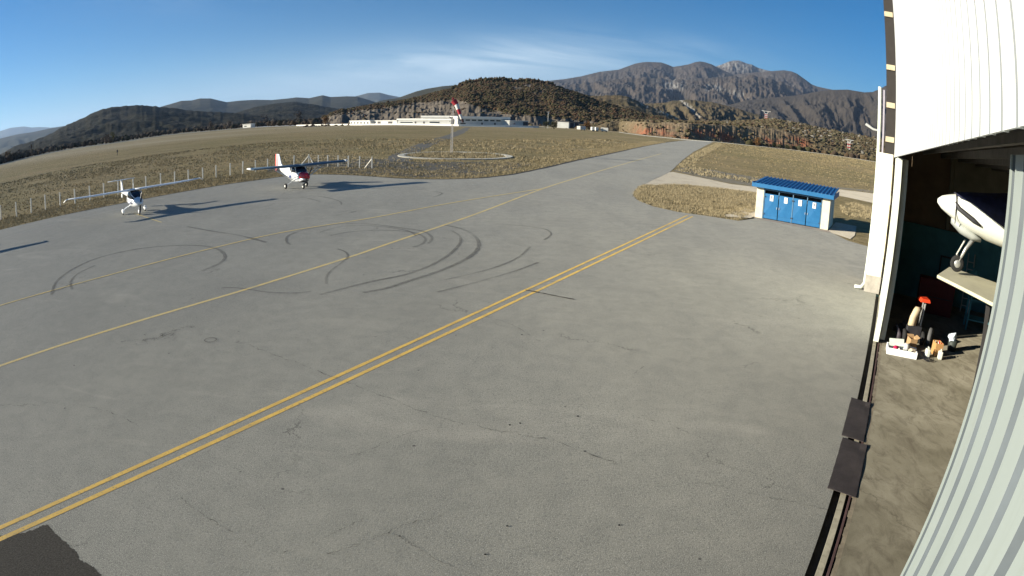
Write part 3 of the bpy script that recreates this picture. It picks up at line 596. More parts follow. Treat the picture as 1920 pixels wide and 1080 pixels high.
near,AZn,rn,zn,Tn=ridge('near_hill',[(-20.74,-0.76),(-19,-0.4),(-18.01,-0.1),(-17.04,0.45),(-16.06,0.71),(-15.08,0.83),(-14.11,0.98),(-13.13,1.1),(-11.68,1.35),(-10.23,1.53),(-8.79,1.87),(-7.36,2.28),(-5.93,2.61),(-5.22,2.85),(-4.51,3.16),(-3.55,3.35),(-2.12,3.41),(-0.2,3.4),(1.24,3.46),(2.2,3.33),(3.17,3.15),(4.14,2.88),(5.11,2.64),(6.08,2.35),(7.06,2.04),(8.52,1.67),(9.74,1.42),(10.96,1.17),(12.93,0.9),(14.41,0.65),(15.9,0.31)],820,330,300,hm_h,daz=.05,rows=110,relief=.10,rough=.9,rscale=5,base=-1.5,crest=.05,seed=17,p=.95,terr=terr_q,zone=zq,
   Dvar=[(-25,760),(-12,800),(0,830),(8,820),(18,800)])
# 5 red rock cutting with scrub above, along the boundary road on the right
cut=[(6.66,-0.39),(7.85,0.04),(10.02,0.28),(12.46,0.41),(15.89,0.63),(18.37,0.78),(20.88,0.94),(23.42,0.97),(24.97,0.89),(27.06,0.55),(29.18,0.18),(31.33,-0.21),(33.51,-0.43),(36.82,-0.68)]
reds=[(11.32,-0.48),(14.06,-0.42),(15.44,-0.43),(16.43,-0.32),(18.16,-0.13),(19.02,-0.32),(23.46,0.04),(25,0.06),(26.04,0.11)]
hm_c=hillmat('scrub_above_cutting',(.11,.088,.050,1),(.16,.12,.072,1),(.06,.055,.032,1),scale=.05,fine=5,rock=(.27,.245,.20,1),rockthr=(.60,.72),bump=.8,
   zone='cut',zonecol=((.155,.118,.075,1),(.25,.195,.13,1),(.06,.048,.034,1),.25),zone2='red',zone2col=((.34,.12,.065,1),(.20,.08,.05,1),.05))
def zc(A,E,T):
    r=np.zeros_like(A)
    for i,(ca,ce) in enumerate(reds): r=np.maximum(r,np.exp(-((A-ca)/(.75 if i not in (1,4,6) else 1.3))**2-((E-ce)/.42)**2))
    return {'cut':below(cut,.2)(A,E+.08*fbm(A*4,E*6,3,4)),'red':np.clip(r*1.5,0,1)*below(cut,.2)(A,E)}
farD=[(a,r_) for a,r_ in zip([5.23,9.10,11.53,15.46,20.96,26.08,33.51,40.19],(430,450,395,390,430,455,470,480))]
def terr_c(AZ,TT,rr,z):
    # a steep cut face, then a gentle top; vertical runnels in the face
    run=np.abs(fbm(AZ*9,AZ*0,3,6)); e=np.degrees(np.arctan2(z-H,rr)); q=below(cut,.25)(AZ,e)
    return z-q*1.3*run
scrub,AZs,rs,zs,Ts=ridge('rock_cutting',[(4.27,-0.89),(5.46,-0.57),(6.65,-0.2),(7.85,0.18),(9.05,0.3),(10.99,0.43),(13.92,0.58),(17.37,0.89),(19.86,1.25),(21.36,1.54),(22.87,1.86),(23.89,1.95),(24.92,1.91),(27,1.79),(29.1,1.71),(31.23,1.68),(33.38,1.74),(36.67,1.72),(40.03,1.84),(48.16,2.46)],700,0,250,hm_c,daz=.05,rows=70,relief=.12,rough=.5,rscale=5,base=-.6,crest=.12,seed=18,p=.8,
   Dvar=[(a,r_+75) for a,r_ in farD],terr=None,zone=zc) if False else (None,)*5
def cutting():
    azs=np.arange(farD[0][0]-1,farD[-1][0]+4,.045); sky_=[(4.27,-0.89),(5.46,-0.57),(6.65,-0.2),(7.85,0.18),(9.05,0.3),(10.99,0.43),(13.92,0.58),(17.37,0.89),(19.86,1.25),(21.36,1.54),(22.87,1.86),(23.89,1.95),(24.92,1.91),(27,1.79),(29.1,1.71),(31.23,1.68),(33.38,1.74),(36.67,1.72),(40.03,1.84),(48.16,2.46)]
    E=interp(sky_,azs)+.05*fbm(azs*3,azs*0,4,2); C=interp(cut,azs); D0=np.interp(azs,[q[0] for q in farD],[q[1] for q in farD])+8
    run=fbm(azs*7,azs*0+2,4,6)
    t=np.linspace(0,1,90); AZ,TT=np.meshgrid(azs,t); D=np.broadcast_to(D0,AZ.shape)
    # face: first 30 % of rows within 14 m, top: next rows within 260 m
    face=np.clip(TT/.4,0,1); top=np.clip((TT-.4)/.6,0,1)
    rr=D+face*22+top*224+fbm(AZ*16+face*1.2,face*1.5,4,6)*.7*np.sin(np.pi*face)
    zc_=H+(D+16)*np.tan(np.radians(np.broadcast_to(C,AZ.shape))); zt=H+(D+246)*np.tan(np.radians(np.broadcast_to(E,AZ.shape)))
    ramp=np.clip((np.broadcast_to(azs,AZ.shape)-azs[0])/4.0,.12,1); zc_=np.maximum(zc_,.5)*ramp; zt=np.maximum(zt,zc_+1)
    X=rr*np.sin(np.radians(AZ)); Y=rr*np.cos(np.radians(AZ))
    z=-1+(zc_+1)*face**1.1+(zt-zc_)*top**.9 + fbm(X*.25,Y*.25,4,3)*.45*np.clip(face*4,0,1) + fbm(X*.02,Y*.02,3,9)*3*top*(1-top)
    z=z+zrise(X,Y)*np.clip(1-face,0,1)
    nr,nc=AZ.shape; V=np.stack([X,Y,z],2).reshape(-1,3); i=np.arange(nr-1)[:,None]*nc+np.arange(nc-1)[None]; F=np.stack([i,i+1,i+nc+1,i+nc],2).reshape(-1,4)
    me=bpy.data.meshes.new('rock_cutting'); me.vertices.add(len(V)); me.vertices.foreach_set('co',V.reshape(-1)); me.loops.add(F.size); me.loops.foreach_set('vertex_index',F.reshape(-1).astype(np.int32))
    me.polygons.add(len(F)); me.polygons.foreach_set('loop_start',np.arange(0,F.size,4,dtype=np.int32)); me.update(); me.materials.append(hm_c)
    EL=np.degrees(np.arctan2(z-H,rr)); zz=zc(AZ,EL,TT); zz['cut']=np.clip(1.1-top*16+.5*fbm(AZ*5,face*3,3,5),0,1)*np.clip((27.5-AZ)/3,0.12,1)*np.clip((AZ-8)/5,.25,1)
    for k,val in zz.items():
        at=me.attributes.new(k,'FLOAT','POINT'); at.data.foreach_set('value',np.clip(val,0,1).reshape(-1).astype(np.float32))
    o=bpy.data.objects.new('rock_cutting',me); col.objects.link(o); tag(o,kind='structure'); return AZ,rr,z,top
AZs,rs,zs,Ts=cutting()

# scrub and bushes: many small irregular clumps merged per hillside (nobody could count them)
def clumps(name,C,Rr,mat,label,cat='scrub'):
    bm=bmesh.new(); bmesh.ops.create_icosphere(bm,subdivisions=1,radius=1); base=np.array([v.co[:] for v in bm.verts]); fc=np.array([[v.index for v in f_.verts] for f_ in bm.faces]); bm.free()
    n=len(C); nb=len(base)
    V=base[None]*(1+rng.uniform(-.38,.38,(n,nb,1)))*Rr[:,None,:]+C[:,None,:]
    F=(fc[None]+(np.arange(n)*nb)[:,None,None]).reshape(-1,3); V=V.reshape(-1,3)
    me=bpy.data.meshes.new(name); me.vertices.add(len(V)); me.vertices.foreach_set('co',V.reshape(-1)); me.loops.add(F.size); me.loops.foreach_set('vertex_index',F.reshape(-1).astype(np.int32))
    me.polygons.add(len(F)); me.polygons.foreach_set('loop_start',np.arange(0,F.size,3,dtype=np.int32)); me.update(); me.materials.append(mat)
    tint=np.repeat(rng.uniform(0,1,n),len(fc)).astype(np.float32); me.polygons.foreach_set('use_smooth',np.ones(len(F),bool)); at=me.attributes.new('tint','FLOAT','FACE'); at.data.foreach_set('value',tint)
    o=bpy.data.objects.new(name,me); col.objects.link(o); return tag(o,label,cat,kind='stuff')
def scrubmat(name,cols,sc=.6):
    m=M(name,.95,0,.05,.8); r_=m.n('ShaderNodeValToRGB'); m.l(m.attr('tint'),r_.inputs[0]); r_.color_ramp.interpolation='CONSTANT'
    e=r_.color_ramp.elements; e[0].color=cols[0]; e[1].position=1/len(cols); e[1].color=cols[1]
    for i,c in enumerate(cols[2:]): q=e.new((i+2)/len(cols)); q.color=c
    k=m.mix(m.rng(m.noise(sc,4,.8),.35,.65),m.mix(.22,r_.outputs[0],(.010,.010,.008,1)),r_.outputs[0]); m.col(k); return m.m
sm_hill=scrubmat('hill_scrub_leaves',[(.075,.068,.034,1),(.095,.066,.040,1),(.125,.090,.052,1),(.062,.058,.032,1),(.12,.068,.042,1),(.115,.095,.052,1),(.088,.064,.046,1)])
def pick(AZ,rr,z,T,n,cond,seed=1):
    r_=np.random.default_rng(seed); m=cond(AZ,np.degrees(np.arctan2(z-H,rr)),T).reshape(-1); idx=np.where(r_.uniform(0,1,m.size)<m)[0]; idx=r_.choice(idx,min(n,len(idx)),replace=False)
    a=np.radians(AZ.reshape(-1)[idx]+r_.uniform(-.04,.04,len(idx))); r2=rr.reshape(-1)[idx]+r_.uniform(-1.5,1.5,len(idx)); return np.stack([r2*np.sin(a),r2*np.cos(a),z.reshape(-1)[idx]],1)
C=pick(AZn,rn,zn,Tn,15000,lambda A,E,T:np.clip(1.02-below(qline,.3)(A,E)*1.0,0.0,1)*(T<1.1)*(fbm(A*2,E*3,3,6)>-.75),2)
s_=rng.uniform(.5,1.7,len(C)); clumps('hill_scrub',C+np.array([0,0,.3]),np.stack([s_*1.2,s_*1.2,s_*rng.uniform(.6,.9,len(C))],1),sm_hill,'rust and olive scrub covering the hill behind the terminal')
C=pick(AZn,rn,zn,Tn,260,lambda A,E,T:((T>.97)&(T<1.03)&(A>-6)&(A<3))*1.0,5)
s_=rng.uniform(1.4,3.2,len(C)); clumps('ridge_scrub',C+np.array([0,0,1.5]),np.stack([s_*.8,s_*.8,s_*1.15],1),sm_hill,'dark bushes standing along the top of the near hill')
sm_cut=scrubmat('cutting_scrub_leaves',[(.12,.10,.058,1),(.10,.08,.05,1),(.145,.115,.07,1),(.085,.078,.044,1),(.11,.075,.05,1)])
C=pick(AZs,rs,zs,Ts,7500,lambda A,E,T:np.where(T>.02,.9,.05)*(fbm(A*3,T*9,3,6)>-.35),3)
s_=rng.uniform(.4,1.5,len(C)); clumps('cutting_scrub',C+np.array([0,0,.4]),np.stack([s_*1.3,s_*1.3,s_*.7],1),sm_cut,'low thorny scrub above the red rock cutting')
sm_rock=scrubmat('pale_boulders',[(.22,.20,.17,1),(.17,.155,.13,1),(.27,.25,.22,1)],1.5)
C=pick(AZs,rs,zs,Ts,200,lambda A,E,T:(T>.03)*np.clip((A-22)/4,0.1,1)*(fbm(A*2,T*6,3,16)>.1),9)
s_=rng.uniform(.6,2.0,len(C)); clumps('boulders',C+np.array([0,0,.5]),np.stack([s_*1.4,s_,s_*.6],1),sm_rock,'pale boulders lying among the scrub above the cutting','boulders')
# dark hedge at the foot of the cutting and woods behind the left boundary
def rowpts(P,k0,k1,n,seed):
    r_=np.random.default_rng(seed); Q=np.array([tuple(p) for p in smoothline(P,10)]); i=r_.integers(0,len(Q)-1,n); t=r_.uniform(0,1,n)[:,None]; q=Q[i]*(1-t)+Q[i+1]*t; k=r_.uniform(k0,k1,n)[:,None]; q=q*k
    return np.concatenate([q,np.zeros((n,1))],1)
sm_wood=scrubmat('bare_winter_wood',[(.060,.046,.034,1),(.035,.032,.020,1),(.085,.066,.05,1),(.11,.085,.065,1),(.03,.032,.018,1),(.08,.055,.035,1)],.4)
C=rowpts(far[:10],1.06,1.5,1900,4); s_=rng.uniform(1.2,3.2,len(C)); clumps('boundary_wood',C+np.stack([0*s_,0*s_,s_*1.0],1),np.stack([s_*1.1,s_*1.1,s_*1.0],1),sm_wood,'leafless brown wood behind the far left field boundary','woodland')
C=rowpts(farR[1:5],1.022,1.04,150,6); C[:,2]+=zrise(C[:,0],C[:,1]); s_=rng.uniform(.9,2.6,len(C)); clumps('roadside_hedge',C+np.stack([0*s_,0*s_,s_*.6],1),np.stack([s_*1.2,s_,s_],1),sm_hill,'bushy hedge along the boundary road at the right','hedge')

# ------------------------------------------------------------------ individual trees by the far boundary
bark=simple('bark',(.09,.075,.06),.95,var=.3)
def leafmat(name,a,b):
    m=M(name,.85,0,.1,.4); m.col(m.mix(m.rng(m.noise(.9,4,.8),.35,.65),a,b)); return m.m
def tree(name,label,loc,h,cw,mat,seed,n=420,shape='round'):
    e=empty(name,label,'tree',loc,0,'trees standing along the field boundary'); rd=random.Random(seed); b=B()
    b.tube([(0,0,-.2),(rd.uniform(-.1,.1),0,h*.35),(rd.uniform(-.3,.3),rd.uniform(-.3,.3),h*.75)],.2,7,rr=[.028*h,.02*h,.008*h])
    for k in range(7):
        a=rd.uniform(0,6.28); z0=h*rd.uniform(.25,.6); L=cw*rd.uniform(.5,.9)
        b.tube([(0,0,z0),(math.cos(a)*L*.5,math.sin(a)*L*.5,z0+L*.5),(math.cos(a)*L,math.sin(a)*L,z0+L*rd.uniform(.6,1.2))],.1,5,rr=[.012*h,.008*h,.003*h])
    b.build('trunk',bark,e,True)
    v=[];f=[]
    cl=[(rd.gauss(0,cw*.35),rd.gauss(0,cw*.35),h*(.62+rd.uniform(-.28,.3))) for _ in range(14)]
    for i in range(n):
        c=cl[i%14]; s=cw*.28; p=Vector((c[0]+rd.gauss(0,s*.8),c[1]+rd.gauss(0,s*.8),c[2]+rd.gauss(0,s*.8)))
        if shape=='tall': p.x*=.5; p.y*=.5
        a=Vector((rd.gauss(0,1),rd.gauss(0,1),rd.gauss(0,1))).normalized(); q=a.orthogonal().normalized(); w_=cw*rd.uniform(.06,.13); k=len(v)
        v+=[p+q*w_,p+a.cross(q)*w_,p-q*w_,p-a.cross(q)*w_]; f.append((k,k+1,k+2,k+3))
    mesh('crown',v,f,mat,e); return e
lm_y=leafmat('yellowed_leaves',(.13,.115,.035,1),(.085,.08,.03,1)); lm_b=leafmat('bare_twigs',(.13,.105,.085,1),(.08,.062,.05,1)); lm_g=leafmat('dark_leaves',(.03,.036,.016,1),(.05,.048,.022,1)); lm_o=leafmat('orange_leaves',(.17,.085,.03,1),(.11,.06,.025,1))
def atp(q,k):
    a=math.degrees(math.atan2(q[0],q[1]))
    if a>18: D=float(np.interp(a,_ra,_rD))*k; x=D*math.sin(R(a)); y=D*math.cos(R(a)); return (x,y,GZ+float(zrise(x,y)))
    return (q[0]*k,q[1]*k,GZ)
TP=[(-355.37,450.64),(-346.6,427.44),(-393.21,366.66),(-359.77,304.02),(-370.34,329.22),(-364.83,312.26),(-250.01,584.08),(-188.09,516.92),(-315.78,583.43),(-311.4,621.67),(16.96,389.38),(21.54,383.48),(190.24,435.34),(203.72,441.13),(162.21,402.01),(42.74,393.63),(-144.85,459.36)]
TS=[('poplar','yellow green round tree at the foot of the dark hill',0,1.05,11,3.2,lm_y,'round'),('bush_tree','grey green low tree left of the yellow one',1,1.05,8,4,lm_b,'round'),
('poplar','pale slender leafless tree at the left field boundary',2,1.04,11,2,lm_b,'tall'),('autumn_tree','orange leaved tree at the left edge of the field',3,1.04,9,3,lm_o,'round'),
('poplar','thin bare tree between the orange tree and the slender pale one',4,1.04,9,2.2,lm_b,'tall'),('poplar','yellowish narrow tree beside the orange tree',5,1.04,9,2,lm_y,'tall'),
('bare_tree','grey leafless tree behind the small white building',6,1.25,13,5,lm_b,'round'),('bare_tree','brown leafless tree below the blue hills, right of the grey one',7,1.3,16,5,lm_b,'round'),
('bare_tree','pale bare tree at the start of the white concrete strip',8,1.05,11,3.5,lm_b,'round'),('bare_tree','second pale bare tree along the white concrete strip',9,1.1,10,3.5,lm_b,'round'),
('bush_tree','dark round bush right of the lamp mast by the terminal',10,1.0,4.5,2.2,lm_g,'round'),('bush_tree','dark bush beside the road between mast and grey houses',11,1.0,4.5,2.6,lm_g,'round'),
('bush_tree','dark green bush on the boundary below the boulders',12,1.01,3.2,2.4,lm_g,'round'),('bush_tree','second dark green bush on the boundary below the boulders',13,1.01,3.0,2.2,lm_g,'round'),
('autumn_tree','brownish ochre tree at the foot of the rock cutting',14,1.01,5.5,3.2,lm_o,'round'),('autumn_tree','reddish tree beside the white trailers',15,1.05,6,3,lm_o,'round'),('autumn_tree','ochre tree at the left foot of the quarry',16,1.04,7,4,lm_o,'round')]
for i,(nm,lb,k,kk,h,cw,mt,shp) in enumerate(TS): tree(nm,lb,atp(TP[k],kk),h,cw,mt,30+i,shape=shp)

# ------------------------------------------------------------------ terminal and far buildings
wall_w=simple('white_render',(.62,.60,.55),.8,var=.08,scale=.3); wall_g=simple('grey_render',(.42,.42,.40),.8,var=.1,scale=.3); glass_d=simple('dark_glazing',(.02,.025,.03),.15,spec=.6,var=.2); dark_p=simple('dark_panel',(.045,.042,.045),.7,var=.2); roof_g=simple('grey_roof',(.25,.24,.22),.85,var=.12)
def far_pt(px): return px
def place(P0,P1): # frame with x from P0 to P1 on the ground
    a=Vector(P0);b=Vector(P1); d_=(b-a); return a,math.atan2(d_.y,d_.x),d_.length
def building(name,label,P0,P1,h,depth,parts,cat='building',wm_=None,roofh=.5):
    a,rz,L=place(P0,P1); e=empty(name,label,cat,(a.x,a.y,GZ),rz)
    B().box(0,L,0,depth,0,h).build('wall',wm_ or wall_w,e)
    B().box(-.4,L+.4,-.5,depth+.3,h+.003,h+roofh).build('roof',parts.get('roofmat',wall_w),e)
    for (x0,x1,z0,z1) in parts.get('win',[]): 
        b=B(); b.box(x0*L,x1*L,-.06,.3,z0,z1); b.build('window',glass_d,e)
    for (x0,x1,z0,z1) in parts.get('panel',[]): B().box(x0*L,x1*L,-.12,.2,z0,z1).build('dark_panel',dark_p,e)
    for (x0,x1,z0,z1) in parts.get('door',[]): B().box(x0*L,x1*L,-.09,.2,z0,z1).build('door',dark_p,e)
    for (x0,x1,z0,z1,dd) in parts.get('slab',[]): B().box(x0*L,x1*L,-.5,dd,z0,z1).build('canopy',wall_w,e)
    return e
BP=[(-82.5,429.16),(-43.2,407.65),(-37.96,399.83),(-5.53,411.77),(-5.46,406.97),(6.76,426.6),(-63.01,411.68),(-43.83,407.1),(-43.83,407.1),(-38.4,404.49),(-101.47,443.79),(-82.93,429.39),(-129.84,476.85),(-105.32,443.22),(-156.04,503.89),(-128.06,464.04),(-313.78,663.22),(-301.34,659.68),(32.31,405.15),(40.69,421.03),(-141.55,492.97),(-127.12,473.28)]
K=lambda P,k:(P[0]*k,P[1]*k)
building('arrivals_hall','long low white hall left of the windsock with flat roof',BP[0],BP[1],3.4,16,{'win':[(.06,.30,1.3,2.0),(.62,.80,1.4,2.3)],'door':[(.34,.37,0,2.4),(.5,.53,0,2.4)],'slab':[(.3,.98,2.5,2.75,.1)]},wm_=wall_g,roofh=1.0)
building('upper_hall','white slab roofed upper storey behind the low hall',K(BP[6],1.045),K(BP[7],1.045),5.0,12,{'win':[(.05,.9,3.6,4.5)]},wm_=wall_g,roofh=1.4)
building('entrance_block','dark glazed entrance between the two white halls',K(BP[8],1.01),K(BP[9],1.01),5.2,9,{'panel':[(.05,.95,.3,4.9)],'roofmat':dark_p},wm_=dark_p,roofh=.4)
building('terminal','white two storey terminal with a row of dark windows',BP[2],BP[3],4.7,18,{'win':[(.03+.118*i,.03+.118*i+.085,3.2,4.1) for i in range(8)]+[(.05,.15,1.0,1.8)],'door':[(.45,.48,0,2.2),(.7,.73,0,2.2)]},wm_=wall_g,roofh=1.5)
building('annex','low grey annex at the right end of the terminal',BP[4],BP[5],3.7,12,{'panel':[(.72,.98,.4,3.4)],'win':[(.2,.3,1.6,2.2)]},wm_=wall_g,roofh=.4)
building('plant_room','dark box standing on the terminal roof end',K(BP[4],1.05),K((BP[4][0]*.7+BP[5][0]*.3,BP[4][1]*.7+BP[5][1]*.3),1.05),6.2,6,{'roofmat':dark_p},wm_=dark_p)
building('store','small white store with two dark openings left of the low hall',BP[10],BP[11],2.7,8,{'door':[(.1,.25,0,2.3),(.6,.8,0,2.3)]})
building('gatehouse','flat white gatehouse row at the left end of the quarry',BP[12],BP[13],2.8,7,{'win':[(.05+.16*i,.13+.16*i,1.0,2.0) for i in range(6)]})
building('hut','tiny white hut standing between gatehouse and store',K(BP[13],1.01),K(((BP[13][0]+BP[10][0])/2,(BP[13][1]+BP[10][1])/2),1.01),3.2,6,{'win':[(.3,.7,1.2,2.0)]})
building('runway_hut','small white building alone on the far concrete at the left',BP[16],BP[17],4.0,8,{'win':[(.2,.5,1.2,2.2)]})
building('house','grey house with white end walls behind the trailers',K(BP[18],1.12),K(BP[19],1.12),4.6,9,{'panel':[(.12,.46,.3,4.3),(.54,.9,.3,4.3)],'roofmat':dark_p},wm_=wall_g)
def trailer(label,P0,P1,h=2.7):
    a,rz,L=place(P0,P1); e=empty('trailer',label,'trailer',(a.x,a.y,GZ),rz,'white trailers parked by the boundary road')
    B().box(0,L,0,2.4,.6,h).build('body',wall_w,e,bevel=.08)
    for i in range(2):
        B().disc((L*(.25+.5*i),-.05,.4),(0,1,0),.4,.25,14).build('wheel',dark_p,e,True)
    B().box(L*.15,L*.35,-.03,.1,1.5,2.1).build('window',glass_d,e); return e
WV=[(-197.81,537.76),(-161.24,496.27),(-110.12,439.96),(-78.94,420.21),(-35.89,384.95),(-6.97,396.23),(13.54,415.06)]
b=B(); Q=[Vector((p[0]*.985,p[1]*.985,.55+GZ)) for p in WV]
for i in range(len(Q)-1): b.bar(Q[i],Q[i+1],.3,1.1)
o=b.build('boundary_wall',wall_w,None); tag(o,'long low white wall running in front of the terminal halls','wall',kind='thing')
VP=[(38.23,388.54),(42.26,395.33),(45.16,385.56),(46.87,386.05),(47.35,384.57),(49.07,385.21),(50.58,386.66),(55.12,385.83)]
for i,lb in enumerate(('white trailer nearest the terminal by the boundary road','short white trailer, left of the close pair','short white trailer, right of the close pair','longest white trailer at the foot of the rock cutting')):
    trailer(lb,VP[2*i],VP[2*i+1])
# lamp mast by the terminal
mast_m=simple('galvanised_steel',(.5,.5,.49),.5,.3)
MP=[(18.46,393.53)][0]; e=empty('lamp_mast','tall thin lamp mast right of the terminal','mast',(MP[0],MP[1],GZ))
B().tube([(0,0,0),(0,0,10.5)],.14,8).build('pole',mast_m,e); B().box(-.9,.9,-.2,.2,10.4,10.7).build('lamp_bar',mast_m,e)
# approach light gantries (red and white) on the scrub slope
red=simple('red_paint',(.45,.05,.05),.6); whitep=simple('white_paint',(.75,.74,.70),.6,dirt=((.35,.33,.28,1),.5))
def gantry(label,loc,h,w_,lean=0):
    e=empty('light_gantry',label,'gantry',loc,R(-20),'red and white light gantries on the scrub slope')
    n=6
    for i in range(n):
        z0=h*i/n; z1=h*(i+1)/n; t=B()
        for sx in (-1,1):
            for sy in (-1,1): t.bar((sx*w_*.18,sy*w_*.18,z0),(sx*w_*.18,sy*w_*.18,z1),.22)
        a_=w_*.18
        for P_ in (((-a_,-a_),(a_,-a_)),((a_,-a_),(a_,a_)),((a_,a_),(-a_,a_)),((-a_,a_),(-a_,-a_))): t.bar((*P_[0],z0+.1),(*P_[1],z0+.1),.16); t.bar((*P_[0],z0+.1),(*P_[1],z1),.12)
        t.build('white_section' if i%2 else 'red_section',whitep if i%2 else red,e)
    for sx in (-1,1): B().bar((sx*w_*.18,0,h-.1),(sx*w_*.4,0,h+w_*.3),.3).build('bracket',whitep,e)
    B().box(-w_*.72,w_*.72,-.5,.5,h+w_*.3,h+w_*.3+.35).build('light_bar',whitep,e)
    return e
def azp(a,el_,r_): return (r_*math.sin(R(a)),r_*math.cos(R(a)),H+r_*math.tan(R(el_)))
GA=[(22.67,1.91),(30.83,0.1)]
gantry('red and white gantry rising above the middle of the scrub slope',azp(GA[0][0],GA[0][1],610),5.0,6.3)
gantry('red and white lattice gantry at the right end of the scrub slope',azp(GA[1][0],GA[1][1],520),7.4,5.6)

# ------------------------------------------------------------------ fence on the left of the apron
post_m=simple('weathered_white_post',(.72,.68,.60),.85,var=.15,scale=4,dirt=((.22,.20,.16,1),.6))
wire_m=simple('rusty_wire',(.22,.20,.18),.6,.5)
fc0=Vector((-47.6,37.0)); fc1=Vector((-26.7,76.5)); fc2=Vector((-16.4,70.2))
def onseg(a,b,azd):
    t=math.tan(R(azd)); d_=b-a; s=(t*a.y-a.x)/(d_.x-t*d_.y); return a+d_*s
fa=[-50.68,-48.89,-47.23,-45.63,-44.03,-42.40,-40.79,-39.31,-37.80,-36.25,-34.93,-33.41,-32.01,-30.62,-29.19,-27.88,-26.50,-25.29,-24.05,-22.88,-21.76,-20.39,-18.99]
fb=[-18.09,-17.21,-16.26,-15.31,-14.27,-13.12]
e=empty('wire_fence','post and wire fence of whitish posts curving round the left of the apron','fence',(fc1.x,fc1.y,GZ))
pts=[onseg(fc0,fc1,a) for a in fa]+[onseg(fc1,fc2,a) for a in fb]
for i,p in enumerate(pts):
    x,y=p-fc1; h=1.42+random.uniform(-.05,.05); lx,ly=random.uniform(-.03,.03),random.uniform(-.03,.03)
    B().bar((x,y,0),(x+lx,y+ly,h),.12).build('post',post_m,e)
def brace(i,dirs):
    p=pts[i]-fc1
    for dx,dy in dirs: B().bar((p.x,p.y,1.2),(p.x+dx,p.y+dy,0),.08).build('brace',post_m,e)
u1=(fc1-fc0).normalized(); u2=(fc2-fc1).normalized()
brace(22,[(-u1.x*1.2-.25,-u1.y*1.2),(u2.x*1.1,u2.y*1.1)]); brace(len(pts)-1,[(-u2.x*1.2,-u2.y*1.2)])
b=B()
for z in (.3,.65,1.0,1.28):
    for p,q in ((pts[0]-u1*6,pts[22]),(pts[22],pts[-1])):
        a=p-fc1; c=q-fc1; b.tube([(a.x,a.y,z),(c.x,c.y,z)],.006,4)
b.build('wire',wire_m,e)
# small dark marker in the left field
MK=[(-121.55,156.62)][0]; e=empty('field_marker','small dark marker post alone in the left field','marker',(MK[0],MK[1],GZ))
B().bar((0,0,0),(0,0,1.4),.12).build('post',dark_p,e); B().box(-.3,.3,-.05,.05,.9,1.7).build('board',dark_p,e)

# ------------------------------------------------------------------ windsock
WX=[(-10.19,98.62)][0]
e=empty('windsock','tall lattice windsock mast inside the white ring','windsock',(WX[0],WX[1],GZ))
mast_white=simple('mast_white',(.66,.62,.58),.6,dirt=((.40,.12,.10,1),.5)); b=B(); hs=7.6
T3=[(math.cos(a)*.21,math.sin(a)*.21) for a in (R(90),R(210),R(330))]
q=B(); nb=14
for i in range(nb):
    z0=hs*i/nb; z1=hs*(i+1)/nb; k0=1-.35*i/nb; k1=1-.35*(i+1)/nb
    t=b
    for j in range(3):
        a=T3[j];c=T3[(j+1)%3]; t.bar((a[0]*k0,a[1]*k0,z0),(a[0]*k1,a[1]*k1,z1),.045); t.bar((a[0]*k0,a[1]*k0,z0),(c[0]*k1,c[1]*k1,z1),.018); t.bar((a[0]*k1,a[1]*k1,z1),(c[0]*k1,c[1]*k1,z1),.018)
b.build('lattice_mast',mast_white,e)
# sock: red mouth, white and red bands, hanging down to the right
red_s=simple('red_sock_cloth',(.40,.03,.05),.8); white_s=simple('white_sock_cloth',(.70,.66,.62),.8); dk=simple('dark_sock_tip',(.06,.03,.03),.8)
cs=[(.05,0,8.55),(.55,-.05,7.95),(.85,-.08,7.15),(1.15,-.10,6.35),(1.45,-.1,5.6),(1.70,-.1,5.05)]; rr_=[.50,.36,.30,.24,.18,.15]; ms=[red_s,white_s,red_s,white_s,dk]
for i in range(5):
    mats_=ms[i]; b=B(); A0=Vector(cs[i]);A1=Vector(cs[i+1]); b.tube([A0,A0.lerp(A1,.5),A1],.3,14,cap=False,rr=[rr_[i],(rr_[i]+rr_[i+1])/2*1.03,rr_[i+1]]); o=b.build('sock_band',mats_,e,True)
b=B(); ringc=Vector((-.12,0,8.6))
b.tube([(.0+math.cos(a)*.08+.0,math.cos(a)*.42,8.55+math.sin(a)*.50) for a in np.linspace(0,6.283,25)],.04,6,cap=False); b.bar((0,0,hs),(0,0,8.6),.08); b.build('hoop',red_s,e)
b=B(); b.disc((.02,0,8.55),(1,.15,-.35),.44,.05,20); b.build('mouth_lining',simple('dark_red_lining',(.13,.01,.02),.9),e)

# ------------------------------------------------------------------ aircraft
def rotz(a): return R(a)
white_ac=M('white_gelcoat',.25,0,.5); white_ac.col(white_ac.mix(white_ac.rng(white_ac.noise(2,4,.6,obj=True),.4,.7),(.78,.79,.80,1),(.70,.71,.72,1))); white_ac=white_ac.m
black_gl=simple('black_canopy_glass',(.012,.013,.022),.12,spec=.7,var=.2); black_r=simple('black_rubber',(.02,.02,.02),.85); blue_tr=simple('blue_trim',(.03,.05,.16),.4)
red_ac=simple('red_gelcoat',(.50,.015,.03),.22,spec=.6); wing_b=simple('blue_grey_wing',(.06,.10,.145),.4,spec=.5,var=.08); silver=simple('aluminium',(.55,.56,.56),.35,.6); black_prop=simple('black_propeller',(.02,.02,.024),.3)  # wing_b: one even blue-grey colour over the whole wing
def ell(x,cy,cz,w_,h_,n=20,p=2.4):
    out=[]
    for j in range(n):
        a=2*math.pi*j/n; c,s=math.cos(a),math.sin(a); out.append((x,cy+w_*math.copysign(abs(c)**(2/p),c),cz+h_*math.copysign(abs(s)**(2/p),s)))
    return out
AF=[(0,0),(.02,.035),(.08,.065),(.2,.09),(.35,.095),(.55,.075),(.8,.035),(1,.004),(1,-.004),(.7,-.01),(.35,-.025),(.12,-.03),(.03,-.022)]
